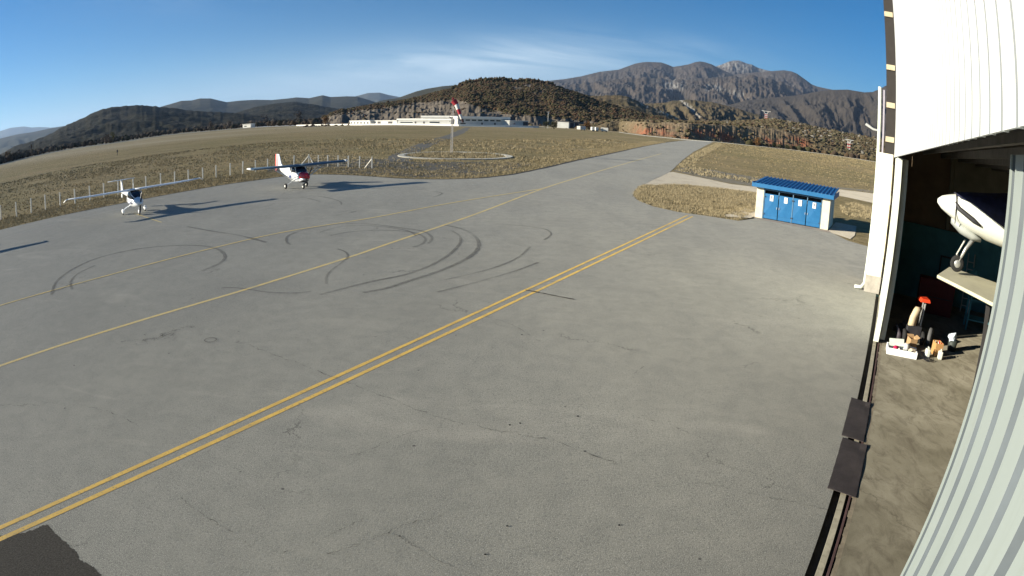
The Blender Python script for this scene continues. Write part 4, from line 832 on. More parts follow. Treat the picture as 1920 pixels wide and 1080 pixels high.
def wingsec(y,xle,zc,chord,th=1.0,tw=0): return [(xle-a*chord,y,zc+b_*chord*th) for a,b_ in AF]
def wheel(parent,c,r,t,hub,spat=None,ax=(0,1,0)):
    o=B().disc(c,ax,r,t,22,[(-t/2,r*.55),(-t/2,r*.85),(-t*.3,r),(t*.3,r),(t/2,r*.85),(t/2,r*.55)]).build('wheel',black_r,parent,True)
    h_=B().disc(c,ax,r*.5,t*1.06,16); h_.build('rim',hub,o,True)
    return o
def prop(parent,hub,ang,L,mat,tilt=0):
    o=empty('x'); bpy.data.objects.remove(o)
    b=B()
    for s in (0,math.pi):
        a=ang+s; dy,dz=math.sin(a),math.cos(a); secs=[]
        for t,w_ in ((.05,.05),(.2,.07),(.5,.085),(.8,.065),(1,.02)):
            c=Vector((hub[0],hub[1]+dy*L*t,hub[2]+dz*L*t)); px=Vector((.35,-dz*.94,dy*.94))*w_; th=Vector((.94,.3*dz,-.3*dy))*.012
            secs.append([c-px-th,c+px-th,c+px+th,c-px+th])
        b.loft(secs)
    return b.build('propeller',mat,parent)
def virus(label,loc,rz,group=None,cls='light_aircraft'):
    e=empty(cls,label,'light aircraft',loc,rz,group)
    # fuselage pod and boom
    S_=[(1.75,.03,.86,.03),(1.66,.16,.86,.15),(1.45,.30,.87,.24),(1.15,.40,.90,.33),(.85,.46,.93,.40),(.5,.52,.98,.47),(.1,.55,1.06,.56),(-.3,.54,1.12,.58),(-.8,.46,1.18,.48),(-1.3,.33,1.25,.34),(-1.9,.20,1.29,.22),(-2.8,.135,1.30,.16),(-3.8,.10,1.32,.13),(-4.75,.07,1.34,.10)]
    B().loft([ell(x,0,z,w_,h_,24) for x,w_,z,h_ in S_]).build('fuselage',white_ac,e,True)
    # canopy: dark windscreen, doors, roof
    c=B(); C_=[(1.00,.30,1.12,.14),(.80,.44,1.22,.22),(.45,.535,1.32,.32),(.1,.565,1.36,.38),(-.3,.555,1.38,.36),(-.75,.47,1.36,.32),(-1.1,.33,1.36,.22)]
    c.loft([ell(x,0,z,w_,h_,24,2.8) for x,w_,z,h_ in C_]).build('canopy',black_gl,e,True)
    for sy in (-1,1):
        q=B(); q.tube([(1.02,sy*.25,1.20),(.62,sy*.46,1.46),(.25,sy*.48,1.72)],.03,6,rr=[.025,.035,.03]); q.build('door_pillar',white_ac,e,True)
        q=B(); q.tube([(.75,sy*.50,1.0),(.2,sy*.585,.86),(-.5,sy*.56,.95),(-.85,sy*.47,1.2)],.03,6); q.build('door_frame',white_ac,e,True)
        q=B(); q.tube([(.95,sy*.462,.86),(.5,sy*.55,.86),(0,sy*.575,.82)],.02,6,rr=[.02,.06,.02]); q.build('side_stripe',blue_tr,e,True)
    # wing in one piece each side
    for sy in (-1,1):
        b=B(); secs=[wingsec(sy*y,x,z,c_) for y,x,z,c_ in ((.0,.30,1.78,1.06),(.55,.30,1.78,1.06),(3.4,.28,1.80,1.0),(5.2,.20,1.86,.78),(5.95,.06,1.90,.55))]
        b.loft(secs if sy>0 else [list(reversed(q)) for q in secs]).build('wing',white_ac,e,True)
        t=B(); secs=[wingsec(sy*y,x,z,c_,1.2) for y,x,z,c_ in ((5.95,.06,1.90,.55),(6.15,-.03,1.84,.44),(6.3,-.16,1.70,.26))]
        t.loft(secs if sy>0 else [list(reversed(q)) for q in secs]).build('wing_tip',whitep,e,True)
    # fin, rudder and T tail
    b=B(); b.loft([[(-3.95,-.05,1.30),(-3.95,.05,1.30),(-4.95,.03,1.25),(-4.95,-.03,1.25)],[(-4.35,-.035,1.9),(-4.35,.035,1.9),(-5.0,.02,1.9),(-5.0,-.02,1.9)],[(-4.55,-.03,2.30),(-4.55,.03,2.30),(-5.05,.015,2.30),(-5.05,-.015,2.30)]]).build('fin',white_ac,e)
    b=B(); b.loft([[(-4.4,-.03,1.18),(-4.4,.03,1.18),(-4.95,.02,1.18),(-4.95,-.02,1.18)],[(-4.5,-.03,.88),(-4.5,.03,.88),(-4.88,.02,.88),(-4.88,-.02,.88)]]).build('ventral_fin',white_ac,e)
    b=B(); secs=[wingsec(y,x,2.32,c_,.8) for y,x,c_ in ((-1.32,-4.68,.34),(-.9,-4.58,.48),(0,-4.48,.58),(.9,-4.58,.48),(1.32,-4.68,.34))]; b.loft(secs).build('tailplane',white_ac,e,True)
    # propeller with white spinner: one blade hangs down
    B().loft([ell(x,0,.86,r_,r_,14,2) for x,r_ in ((1.74,.13),(1.84,.12),(1.95,.07),(2.0,.02))]).build('spinner',whitep,e,True)
    prop(e,(1.80,0,.86),R(10),.82,black_prop)
    # landing gear
    wheel(e,(1.35,0,.19),.19,.11,silver); B().loft([ell(x,0,z,w_,h_,12) for x,w_,z,h_ in ((1.62,.03,.2,.05),(1.5,.085,.22,.15),(1.33,.10,.24,.17),(1.1,.07,.24,.12),(.92,.02,.22,.03))]).build('wheel_fairing',white_ac,e,True)
    B().bar((1.33,0,.3),(1.28,0,.72),.07).build('nose_leg',white_ac,e)
    for sy in (-1,1):
        wheel(e,(-.45,sy*1.0,.2),.2,.12,silver)
        B().loft([ell(x,sy*1.0,z,w_,h_,12) for x,w_,z,h_ in ((-.12,.03,.2,.05),(-.26,.09,.23,.16),(-.47,.105,.25,.18),(-.72,.07,.24,.12),(-.92,.02,.22,.03))]).build('wheel_fairing',white_ac,e,True)
        b=B(); b.loft([[(-.2,sy*.30,.66),(-.2,sy*.30,.58),(-.5,sy*.30,.58),(-.5,sy*.30,.66)],[(-.3,sy*.7,.50),(-.3,sy*.7,.44),(-.52,sy*.7,.44),(-.52,sy*.7,.50)],[(-.36,sy*.97,.34),(-.36,sy*.97,.28),(-.5,sy*.97,.28),(-.5,sy*.97,.34)]]).build('main_leg',white_ac,e)
    B().tube([(-.9,.12,1.7),(-1.15,.25,2.15)],.015,5).build('antenna',whitep,e)
    return e
hd=(math.sin(R(129)),math.cos(R(129))); rz1=math.atan2(hd[1],hd[0])
C1=Vector((-28.55,38.95))
p1=virus('white long winged light aircraft with T tail parked by the fence',(C1.x-hd[0]*-.45,C1.y-hd[1]*-.45,.005),rz1)
def copy_tree(o,parent=None):
    c=o.copy(); col.objects.link(c); c.parent=parent
    for ch in list(o.children): copy_tree(ch,c)
    return c
p3=copy_tree(p1); p3.location=(-39.4,22.8,.005); hd3=(math.sin(R(127)),math.cos(R(127))); p3.rotation_euler=(0,0,math.atan2(hd3[1],hd3[0])); p3['label']='white light aircraft parked furthest left, only its wing shadow showing'

def savannah(label,loc,rz):
    e=empty('light_aircraft',label,'light aircraft',loc,rz)
    def box_sec(x,w_,z0,z1,p=5): return ell(x,0,(z0+z1)/2,w_,(z1-z0)/2,20,p)
    B().loft([box_sec(*q) for q in ((1.02,.485,.655,1.475),(.72,.53,.62,1.46),(.2,.56,.58,1.66),(-.5,.56,.60,1.92),(-1.0,.50,.70,1.90),(-2.2,.32,.98,1.68),(-3.4,.17,1.25,1.58),(-4.4,.06,1.42,1.56))]).build('fuselage',white_ac,e,True)
    B().loft([box_sec(*q,) for q in ((1.82,.16,.97,1.27,3),(1.72,.28,.84,1.38,3),(1.3,.40,.72,1.46,3.2),(1.0,.48,.66,1.48,3.6))]).build('cowling',red_ac,e,True)
    B().loft([box_sec(*q,) for q in ((1.78,.17,.95,1.02,3),(1.70,.285,.83,1.03,3),(1.3,.405,.71,1.03,3.2),(.98,.485,.65,1.03,3.6))]).build('lower_cowling',white_ac,e,True)
    B().loft([box_sec(*q,) for q in ((1.50,.26,.70,.86,3),(1.2,.36,.60,.80,3),(.8,.40,.56,.74,3))]).build('chin_scoop',dark_p,e,True)
    # windscreen and side glazing
    B().loft([box_sec(*q) for q in ((.80,.46,1.36,1.46),(.55,.53,1.34,1.66),(.25,.572,1.32,1.84),(-.35,.575,1.34,1.90),(-.7,.56,1.5,1.88))]).build('canopy',black_gl,e,True)
    for sy in (-1,1):
        B().bar((.62,sy*.52,1.42),(.30,sy*.50,1.86),.05).build('door_pillar',white_ac,e); B().bar((-.32,sy*.585,1.36),(-.30,sy*.56,1.88),.06).build('door_pillar',white_ac,e)
        q=B(); q.disc((-.55,sy*.565,1.0),(0,1,0),.26,.03,18); o=q.build('side_emblem',blue_tr,e); o.scale=(1,1,.6); o.location=(0,0,.4)
        # constant chord wing with slight dihedral
        b=B(); secs=[wingsec(sy*y,x,z,c_,1.35) for y,x,z,c_ in ((0,.50,1.93,1.22),(.6,.50,1.93,1.22),(4.55,.50,2.0,1.22))]
        b.loft(secs if sy>0 else [list(reversed(q_)) for q_ in secs]).build('wing',wing_b,e,True)
        t=B(); secs=[wingsec(sy*y,x,z,c_,1.35) for y,x,z,c_ in ((4.55,.50,2.0,1.22),(4.75,.45,2.02,1.12),(4.86,.34,2.06,.9))]
        t.loft(secs if sy>0 else [list(reversed(q_)) for q_ in secs]).build('wing_tip',whitep,e,True)
        s_=B(); s_.tube([(.22,sy*.52,.72),(.14,sy*2.5,1.90)],.035,6); s_.tube([(-.42,sy*.52,.74),(-.42,sy*2.5,1.90)],.03,6); s_.tube([(.18,sy*1.6,1.36),(.1,sy*1.5,1.88)],.02,5); s_.build('wing_strut',silver,e)
        l_=B(); l_.loft([[(-.42,sy*.3,.66),(-.42,sy*.3,.60),(-.56,sy*.3,.60),(-.56,sy*.3,.66)],[(-.45,sy*.98,.30),(-.45,sy*.98,.24),(-.55,sy*.98,.24),(-.55,sy*.98,.30)]]).build('main_leg',silver,e)
        wheel(e,(-.5,sy*1.05,.23),.23,.15,whitep)
    wheel(e,(.95,0,.22),.22,.14,whitep); q=B(); q.bar((.95,.1,.25),(.98,.1,.62),.04); q.bar((.95,-.1,.25),(.98,-.1,.62),.04); q.box(.9,1.04,-.12,.12,.58,.66); q.build('nose_leg',silver,e)
    # fin with red stripes
    b=B(); b.loft([[(-2.9,-.05,1.55),(-2.9,.05,1.55),(-4.75,.04,1.45),(-4.75,-.04,1.45)],[(-3.75,-.04,2.0),(-3.75,.04,2.0),(-4.78,.03,2.0),(-4.78,-.03,2.0)],[(-4.25,-.03,2.85),(-4.25,.03,2.85),(-4.82,.02,2.85),(-4.82,-.02,2.85)]]).build('fin',white_ac,e)
    b=B()
    b.loft([[(-4.40,-.065,1.5),(-4.40,.065,1.5),(-4.55,.065,1.5),(-4.55,-.065,1.5)],[(-4.45,-.045,2.8),(-4.45,.045,2.8),(-4.55,.045,2.8),(-4.55,-.045,2.8)]]); b.build('fin_stripe',red_ac,e)
    b=B(); b.loft([[(-4.785,-.06,1.25),(-4.785,.06,1.25),(-5.1,.02,1.25),(-5.1,-.02,1.25)],[(-4.83,-.03,2.84),(-4.83,.03,2.84),(-5.12,.015,2.84),(-5.12,-.015,2.84)]]).build('rudder',simple('pale_red_paint',(.62,.12,.11),.4),e)
    b=B(); secs=[wingsec(y,x,1.55,c_,.9) for y,x,c_ in ((-1.35,-4.1,.75),(-.5,-4.0,.85),(.5,-4.0,.85),(1.35,-4.1,.75))]; b.loft(secs).build('tailplane',white_ac,e,True)
    B().loft([ell(x,0,1.12,r_,r_,14,2) for x,r_ in ((1.80,.14),(1.92,.12),(2.03,.03))]).build('spinner',red_ac,e,True)
    prop(e,(1.87,0,1.12),R(28),.90,black_prop)
    return e
hd2=(math.sin(R(134)),math.cos(R(134))); C2=Vector((-18.95,51.55))
p2=savannah('red nosed white light aircraft with blue grey strutted wings',(C2.x+hd2[0]*.5,C2.y+hd2[1]*.5,.005),math.atan2(hd2[1],hd2[0]))

# ------------------------------------------------------------------ blue shed
blue=M('blue_painted_steel',.5,0,.4); blue.col(blue.mix(blue.rng(blue.noise(2.2,5,.7,obj=True),.35,.75),(.013,.125,.30,1),(.022,.16,.36,1))); blue=blue.m
blue_r=simple('blue_roof_sheet',(.012,.10,.27),.35,spec=.5,dirt=((.04,.16,.3,1),.4)); cream=simple('cream_render',(.70,.64,.50),.85,dirt=((.45,.38,.28,1),.5),scale=2); conc=simple('pinkish_concrete',(.33,.27,.22),.9,var=.2,scale=2,obj=False,bump=.3)
sh=empty('shed','low cream shed with four blue steel doors and blue ribbed roof','shed',PV(46.5,-10.36,GZ),R(90)-A_)
# local: x = depth (away), y = -v ... so v direction is -y
SW=6.0; SDp=3.9; SH=2.32
def sv(b,d0,d1,v0,v1,z0,z1): return b.box(d0,d1,-v1,-v0,z0,z1)
b=B(); sv(b,0,.35,0,.58,0,SH); sv(b,0,.35,SW-.62,SW,0,SH); sv(b,.35,SDp,0,.25,0,SH-.002); sv(b,.35,SDp,SW-.25,SW,0,SH-.002); sv(b,SDp-.25,SDp,.25,SW-.25,0,SH-.004); b.build('wall',cream,sh)
b=B(); sv(b,.9,1.0,.25,SW-.25,0,SH-.01); b.build('dark_interior',dark_p,sh)
# ribbed pitched roof: rises to the back
v=[];f=[]; n=21
prof=[]
for i in range(n):
    y0=-.28+i*(SW+.56)/n; w_=(SW+.56)/n; prof+=[(y0,0),(y0+w_*.62,0),(y0+w_*.68,.07),(y0+w_*.94,.07)]
prof.append((SW+.28,0))
for k,(y,hh) in enumerate(prof):
    for x_,z_ in ((-.42,SH+.30),(SDp+.3,SH+.62)): v.append((x_,-y,z_+hh)); v.append((x_,-y,z_+hh-.03))
for k in range(len(prof)-1):
    a=4*k; c=4*(k+1); f+=[(a,a+2,c+2,c),(a+1,c+1,c+3,a+3),(a,c,c+1,a+1),(a+2,a+3,c+3,c+2)]
mesh('roof',v,f,blue_r,sh)
b=B(); sv(b,-.46,-.42,-.30,SW+.30,SH+.03,SH+.33); sv(b,-.42,SDp+.3,-.33,-.285,SH+.03,SH+.40); sv(b,-.42,SDp+.3,SW+.285,SW+.33,SH+.03,SH+.40); sv(b,-.415,0,-.28,SW+.28,SH+.03,SH+.06); b.build('fascia',blue,sh)
b=B(); 
z_l=SH-.05
sv(b,.02,.12,.60,SW-.64,z_l-.08,z_l); sv(b,.02,.12,.60,.66,0,z_l); sv(b,.02,.12,SW-.70,SW-.64,0,z_l)
dw=(SW-1.24-.12)/4
for i in range(1,4): sv(b,.02,.12,.66+dw*i-.03,.66+dw*i+.03,0 if i==2 else 1.9,z_l-.08)
b.build('door_frame',simple('grey_blue_frame',(.12,.22,.33),.5),sh)
paper=simple('white_paper_notice',(.8,.8,.78),.7,var=.03)
ink=simple('grey_ink',(.18,.18,.2),.8)
for i in range(4):
    v0=.66+dw*i+.035; v1=.66+dw*(i+1)-.035; dd=B(); vm=(v0+v1)/2
    # door leaf with diagonal crease pressed in the panel
    z0,z1=.06,1.93; d_=.05
    V=[(d_,-v0,z0),(d_,-v1,z0),(d_,-v1,z0+.32),(d_,-v0,z0+.32),(d_,-v1,z1),(d_,-v0,z1)]
    k=len(dd.v)
    s=1 if i%2==0 else 1
    cx=(d_-.035,-(v0+v1)/2,(z0+.32+z1)/2)
    dd.add(V+[cx],[(0,1,2,3),(3,2,6),(2,4,6),(4,5,6),(5,3,6)])
    o=dd.build('door',blue,sh)
    B().box(.004 if False else d_-.028,d_+.0,-v1,-v0,z0+.28,z0+.34).build('rail',blue,o)
    hs_=v1-.06 if i%2==0 else v0+.06
    B().box(-.02,.004,-(hs_+.015),-(hs_-.015),.85,1.02).build('handle',mast_m,o)
    for zz in (.35,1.65):
        hv=v0+.02 if i%2==0 else v1-.02
        B().box(-.012,.02,-(hv+.03),-(hv-.03),zz,zz+.09).build('hinge',dark_p,o)
    q=B(); q.box(-.0,.012,-(vm+.15),-(vm-.13),1.42,1.86); o2=q.build('notice',paper,o)
    q=B()
    for j in range(4): q.box(-.004,-.001,-(vm+.10),-(vm-.07+.02*(j%2)),1.74-.09*j,1.775-.09*j)
    q.box(-.004,-.001,-(vm+.04),-(vm-.03),1.62,1.80) if i in (0,3) else None
    q.build('print',ink,o2)
sp=flat('shed_pad',[PV(46.45,-10.35)[:2],PV(45.9,-10.35)[:2],PV(45.55,-9.6)[:2],PV(45.4,-6)[:2],PV(45.3,-4.2)[:2],PV(46.0,-3.9)[:2],PV(46.45,-4.0)[:2]],.006,conc); tag(sp,kind='structure')
sp=flat('paved_walk',[PV(46.3,-4.25)[:2],PV(45.3,-3.9)[:2],PV(44.0,-2.3)[:2],PV(46.5,-2.1)[:2],PV(52.5,-2.3)[:2],PV(52.5,-4.25)[:2]],.010,MAT['path']); tag(sp,kind='structure')
sp=flat('paved_walk',[PV(46.4,-10.45)[:2],PV(46.4,-12.0)[:2],PV(45.2,-12.4)[:2],PV(43.9,-12.0)[:2],PV(45.4,-10.45)[:2]],.008,MAT['path']); tag(sp,kind='structure')
sp=flat('paved_walk',[PV(51.0,-10.35)[:2],PV(51.0,-12.3)[:2],PV(46.4,-12.3)[:2],PV(46.4,-10.45)[:2]],.006,MAT['path']); tag(sp,kind='structure')
sp=flat('grass_patch',[PV(43.8,-2.1)[:2],PV(46.6,-2.0)[:2],PV(46.6,1.5)[:2],PV(42.2,1.2)[:2]],.012,MAT['grass']); tag(sp,kind='structure')

# ------------------------------------------------------------------ hangar
hz=R(90)-A_
hg=empty('hangar','tall hangar clad in pale ribbed metal with its sliding doors open','hangar',(0,0,0),hz)
def hb(b,u0,u1,v0,v1,z0,z1): return b.box(u0,u1,-v1,-v0,z0,z1)
clad=M('pale_green_ribbed_cladding',.42,0,.5)
cn=clad.noise(1.2,5,.6,obj=True); st=clad.noise(6,4,.7,stretch=(1,1,.06),obj=True)
cc=clad.mix(clad.rng(cn,.35,.7),(.285,.325,.31,1),(.315,.355,.34,1)); cc=clad.mix(clad.rng(st,.56,.78,0,.35),cc,(.17,.19,.15,1)); cc=clad.mix(clad.rng(clad.noise(2.2,5,.75,stretch=(1,1,.12),obj=True),.58,.80,0,.4),cc,(.23,.21,.15,1)); clad.col(cc); clad.bump(clad.noise(1.6,3,.5,obj=True),.25,.03); clad=clad.m
clad_w=M('white_ribbed_cladding',.42,0,.5); cn=clad_w.noise(1.2,5,.6,obj=True); st=clad_w.noise(6,4,.7,stretch=(1,1,.06),obj=True)
cc=clad_w.mix(clad_w.rng(cn,.35,.7),(.74,.74,.72,1),(.68,.69,.68,1)); cc=clad_w.mix(clad_w.rng(st,.60,.8,0,.2),cc,(.5,.5,.47,1)); clad_w.col(cc); clad_w=clad_w.m
groove=simple('shaded_slope_paint',(.10,.118,.132),.5,var=.25,scale=2)  # camera-facing rib slopes: their shade is put into this grey
groove_d=simple('shaded_pan_paint',(.035,.045,.045),.7,var=.25,scale=2)  # pans between ribs: contact shade painted as a near-black colour
def ribbed(name,u0,u1,v,z0,z1,mat,parent,pitch=.2,depth=.035,th=.01,back=True,phase=0,fr=(.60,.66,.90,1.0)):
    """trapezoidal sheet in the plane v, ribs standing towards -v"""
    pr=[]; u=u0
    n=int(math.ceil((u1-u0)/pitch))
    for i in range(n):
        a=u0+i*pitch+phase
        for du,dv in ((0,0),(fr[0],0),(fr[1],depth),(fr[2],depth),(fr[3],0)):
            uu=min(a+du*pitch,u1); pr.append((uu,v-depth+dv))
    V=[];F=[]
    for (uu,vv) in pr: V+=[(uu,-vv,z0),(uu,-vv,z1),(uu,-(vv+th),z0),(uu,-(vv+th),z1)]
    for k in range(len(pr)-1):
        a=4*k;c=4*(k+1); F+=[(a,c,c+1,a+1),(a+2,a+3,c+3,c+2),(a,a+2,c+2,c),(a+1,c+1,c+3,a+3)]
    F+=[(0,1,3,2),(4*(len(pr)-1),4*(len(pr)-1)+2,4*(len(pr)-1)+3,4*(len(pr)-1)+1)]
    fm=[]
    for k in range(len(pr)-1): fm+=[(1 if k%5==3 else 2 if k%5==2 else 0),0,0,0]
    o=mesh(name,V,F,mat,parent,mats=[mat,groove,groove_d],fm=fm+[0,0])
    bm=bmesh.new(); bm.from_mesh(o.data); bmesh.ops.recalc_face_normals(bm,faces=bm.faces); bm.to_mesh(o.data); bm.free()
    return o
FV=.36; FZ=6.14; FTOP=15.5
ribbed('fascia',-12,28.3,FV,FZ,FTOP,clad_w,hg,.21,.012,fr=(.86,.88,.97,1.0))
NV=.58
# near leaf: sliding door parked across the near part of the opening
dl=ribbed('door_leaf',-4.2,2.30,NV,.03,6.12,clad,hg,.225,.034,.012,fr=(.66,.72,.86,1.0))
b=B(); hb(b,-4.2,2.30,NV+.012,NV+.06,.03,.12); hb(b,-4.2,2.30,NV+.012,NV+.06,6.0,6.12); hb(b,2.305,2.33,NV-.04,NV+.06,.03,6.12); b.build('leaf_frame',clad,dl)
b=B()
for uu in (1.32,):
    b.tube([(uu,-(NV-.06)+.0,3.2),(uu,-(NV-.075),3.26),(uu,-(NV-.075),3.40),(uu,-(NV-.06),3.46)],.01,6)
b.build('handle',mast_m,dl)
# far leaves: two parked one behind the other
cream_w=simple('pale_cream_sheet',(.74,.73,.62),.5,dirt=((.55,.52,.42,1),.4),scale=1.2)
cream_g=simple('pale_green_sheet',(.70,.74,.66),.5,dirt=((.5,.5,.42,1),.4),scale=1.2)
b=B(); hb(b,20.5,28.0,.42,.50,.05,6.12); f1=b.build('door_leaf',cream_g,hg)
b=B(); hb(b,20.44,20.50,.36,.56,.05,6.12); b.build('leaf_edge',cream_g,f1)
b=B(); hb(b,20.9,29.1,.66,.74,.05,6.12); f2=b.build('door_leaf',cream_w,hg)
b=B(); hb(b,20.84,20.90,.60,.80,.05,6.10); b.build('leaf_edge',cream_w,f2)
# pilaster (end of the far front wall), plinth
b=B(); hb(b,28.1,31,-.42,.30,.75,6.25); b.build('pilaster',cream,hg)
b=B(); hb(b,28.05,31,-.45,.33,0,.747); b.build('plinth',simple('grey_plinth',(.34,.31,.27),.9,var=.2),hg)
# rainwater pipe with a white rail and a lamp arm
pipe=simple('greenish_white_pipe',(.62,.66,.56),.5)
b=B(); b.tube([(28.2,.95,.10),(28.2,.62,.12),(28.2,.47,.35),(28.2,.47,9.2)],.085,8); b.build('rainwater_pipe',pipe,hg,True)
b=B(); hb(b,28.25,28.35,-.30,-.22,5.9,9.1); b.build('cable_duct',simple('purple_grey_duct',(.30,.28,.33),.6),hg)
b=B(); b.tube([(28.3,.40,7.2),(28.3,.75,7.22),(28.3,1.15,7.40)],.05,6,rr=[.04,.05,.07]); b.build('lamp_arm',mast_m,hg)
for z in (5.3,3.4,1.6): hb(B(),28.18,28.22,-.36,-.30,z-.9,z-.1).build('pipe_clip',MAT.setdefault('clip',simple('dark_clip',(.12,.11,.11),.7)),hg)
# open end of the fascia box: dark framework with timber noggings
wood=simple('weathered_timber',(.45,.38,.26),.85,var=.15)
darkw=simple('dark_framework',(.03,.026,.024),.9)
b=B(); hb(b,28.32,28.7,-.14,.355,FZ+.1,FTOP); fb_=b.build('fascia_end_frame',darkw,hg)
for z in (15.2,12.75,10.2,8.45,6.9): 
    b=B(); hb(b,28.24,28.318,-.13,.30,z-.12,z+.12); b.build('timber_nogging',wood,fb_)
# walls, roof, floor
inner_w=simple('dark_brown_inner_wall',(.24,.17,.11),.95,var=.35,scale=.5); inner_g=simple('olive_inner_wall',(.26,.235,.17),.95,var=.3,scale=.5); teal=simple('dark_teal_sheet',(.07,.23,.27),.7,var=.3,scale=.8)
DEP=19
b=B(); hb(b,29.2,29.45,.36,DEP,0,9.5); b.build('side_wall',inner_w,hg)
b=B(); hb(b,-14,29.2,DEP,DEP+.25,0,9.5); b.build('rear_wall',inner_w,hg)
b=B(); hb(b,-14.25,-14,.36,DEP,0,9.5); b.build('side_wall',inner_w,hg)
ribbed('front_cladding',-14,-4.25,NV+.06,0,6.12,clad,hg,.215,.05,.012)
b=B(); hb(b,29.05,29.19,.9,9,0,3.35); b.build('lower_wall_panel',teal,hg)
b=B(); 
for v0 in (3.4,6.6,9.8): hb(b,28.9,29.19,v0,v0+.18,3.4,7.4)
hb(b,28.95,29.19,3.6,9.8,5.0,7.2); b.build('wall_lining',inner_g,hg)
b=B(); hb(b,-14.2,29.4,.38,DEP,9.5,9.65); b.build('roof',simple('outer_roof_sheet',(.3,.3,.3),.7),hg)
rib_m=simple('roof_purlin_steel',(.16,.15,.14),.7,var=.2)
b=B()
v=.9
while v<DEP: hb(b,-13.8,29.0,v,v+.10,6.55,6.75); v+=.95
b.build('purlin',rib_m,hg)
b=B()
for u in range(-12,29,5): hb(b,u,u+.2,.5,DEP,6.76,7.1)
b.build('roof_beam',rib_m,hg)
b=B(); hb(b,-14,29.19,.55,DEP,7.12,7.2); b.build('ceiling_sheet',simple('dark_ceiling_sheet',(.24,.22,.20),.9),hg)
b=B(); hb(b,-12,28.0,.38,.54,6.20,6.5); b.build('lintel',darkw,hg)
# floor
hf=M('hangar_concrete_floor',.85,0,.3,.8)
a=hf.noise(.5,6,.65,.6); c=hf.noise(2.6,6,.72,.8,stretch=(1,.5,1)); f_=hf.noise(22,4,.7)
k=hf.mix(hf.rng(a,.36,.66),(.135,.122,.088,1),(.215,.197,.150,1)); k=hf.mix(hf.rng(c,.46,.72,0,.8),k,(.07,.058,.042,1)); k=hf.mix(hf.rng(f_,.42,.30,0,.4),k,(.08,.07,.05,1)); k=hf.mix(hf.rng(hf.noise(7,5,.8),.66,.76,0,.5),k,(.42,.38,.30,1))
nv=hf.noise(1.4,5,.7,out=1); add=hf.n('ShaderNodeVectorMath',operation='MULTIPLY_ADD'); hf.l(nv,add.inputs[0]); add.inputs[1].default_value=(.9,.9,0); hf.l(hf.P(),add.inputs[2])
v2=hf.n('ShaderNodeTexVoronoi',feature='DISTANCE_TO_EDGE'); v2.inputs['Scale'].default_value=.33; hf.l(add.outputs[0],v2.inputs['Vector'])
k=hf.mix(hf.math('MULTIPLY',hf.rng(v2.outputs['Distance'],.007,.001,0,.45),hf.rng(hf.noise(.8,2),.42,.55)),k,(.05,.042,.03,1)); hf.col(k); hf.bump(f_,.3,.01)
TR0,TR1=.20,.72
fl=flat('hangar_floor',[PV(-14,TR1)[:2],PV(29.2,TR1)[:2],PV(29.2,DEP)[:2],PV(-14,DEP)[:2]],.0,hf.m); tag(fl,kind='structure')
# door track channel: a sunken slot with a pale rail between two dark gaps
slot=empty('door_track','recessed steel door track running along the hangar threshold','door track',(0,0,0),hz)
rail_m=simple('worn_pale_rail',(.42,.38,.28),.8,var=.2,scale=3,dirt=((.12,.1,.07,1),.6)); slotd=simple('track_slot_dirt',(.025,.02,.016),.95,var=.3)
b=B(); hb(b,-14,28.0,TR0,TR1,-.16,-.12); b.build('slot_bottom',slotd,slot)
b=B(); hb(b,-14,28.0,.37,.49,-.12,-.012); b.build('rail',rail_m,slot)
b=B(); hb(b,-14,28.0,.56,.60,-.12,.0); b.build('inner_rail',simple('rusty_rail',(.10,.055,.05),.8,var=.3),slot)
# crumbling concrete lip on the floor side
b=B(); u=-13.9
while u<28:
    w_=random.uniform(.15,.5); hb(b,u,u+w_,TR1-.09+random.uniform(-.03,.02),TR1+.001,-.12,-.006); u+=w_+.002
b.build('concrete_lip',simple('crumbled_concrete',(.24,.20,.14),.95,var=.3,scale=4,obj=False),slot)
# cut in the ground sheets is not needed: the slot lies between apron and floor
# rubber mats over the track
mat_m=simple('dark_brown_rubber_mat',(.045,.036,.034),.75,var=.25,scale=3,bump=.3)
def floormat(label,u0,u1,v0,v1,skew):
    e_=empty('rubber_mat',label,'mat',PV((u0+u1)/2,(v0+v1)/2,.012),hz,'rubber mats bridging the door track')
    n=14; V=[];F=[]
    for i in range(n+1):
        for j in range(5):
            t=i/n; s=j/4; uu=(t-.5)*(u1-u0)+skew*(s-.5); vv=(s-.5)*(v1-v0)+random.uniform(-.006,.006); zz=.014*math.sin(t*9+s*3)*.5+.012+(.02 if j==4 and i>n-2 else 0)
            V+=[(uu,-vv,zz),(uu,-vv,zz-.012)]
    for i in range(n):
        for j in range(4):
            a=2*(i*5+j); c=a+10; F+=[(a,a+2,c+2,c),(a+1,c+1,c+3,a+3)]
    for i in range(n):
        a=2*(i*5); c=a+10; F.append((a,c,c+1,a+1)); a=2*(i*5+4); c=a+10; F.append((a,a+1,c+1,c))
    for j in range(4):
        a=2*j; F.append((a,a+1,a+3,a+2)); a=2*(n*5+j); F.append((a,a+2,a+3,a+1))
    o=mesh('rubber_sheet',V,F,mat_m,e_); return e_
floormat('dark rubber mat over the door track, the smaller and farther one',12.78,15.1,.02,.60,-.10)
floormat('dark rubber mat over the door track, the longer and nearer one',10.35,12.66,.06,.70,-.12)

# ------------------------------------------------------------------ aircraft on the stand inside the hangar
cream_ac=simple('cream_aircraft_paint',(.74,.75,.68),.35,var=.06,scale=2,dirt=((.55,.56,.5,1),.3)); navy=simple('navy_quilted_cover',(.012,.014,.05),.8,var=.4,scale=7,bump=.6); grey_ac=simple('grey_gear_door',(.36,.38,.36),.5)
ac=empty('covered_aircraft','cream aircraft with pointed nose under a navy cover inside the hangar','aircraft',PV(13,1.26,0),hz)
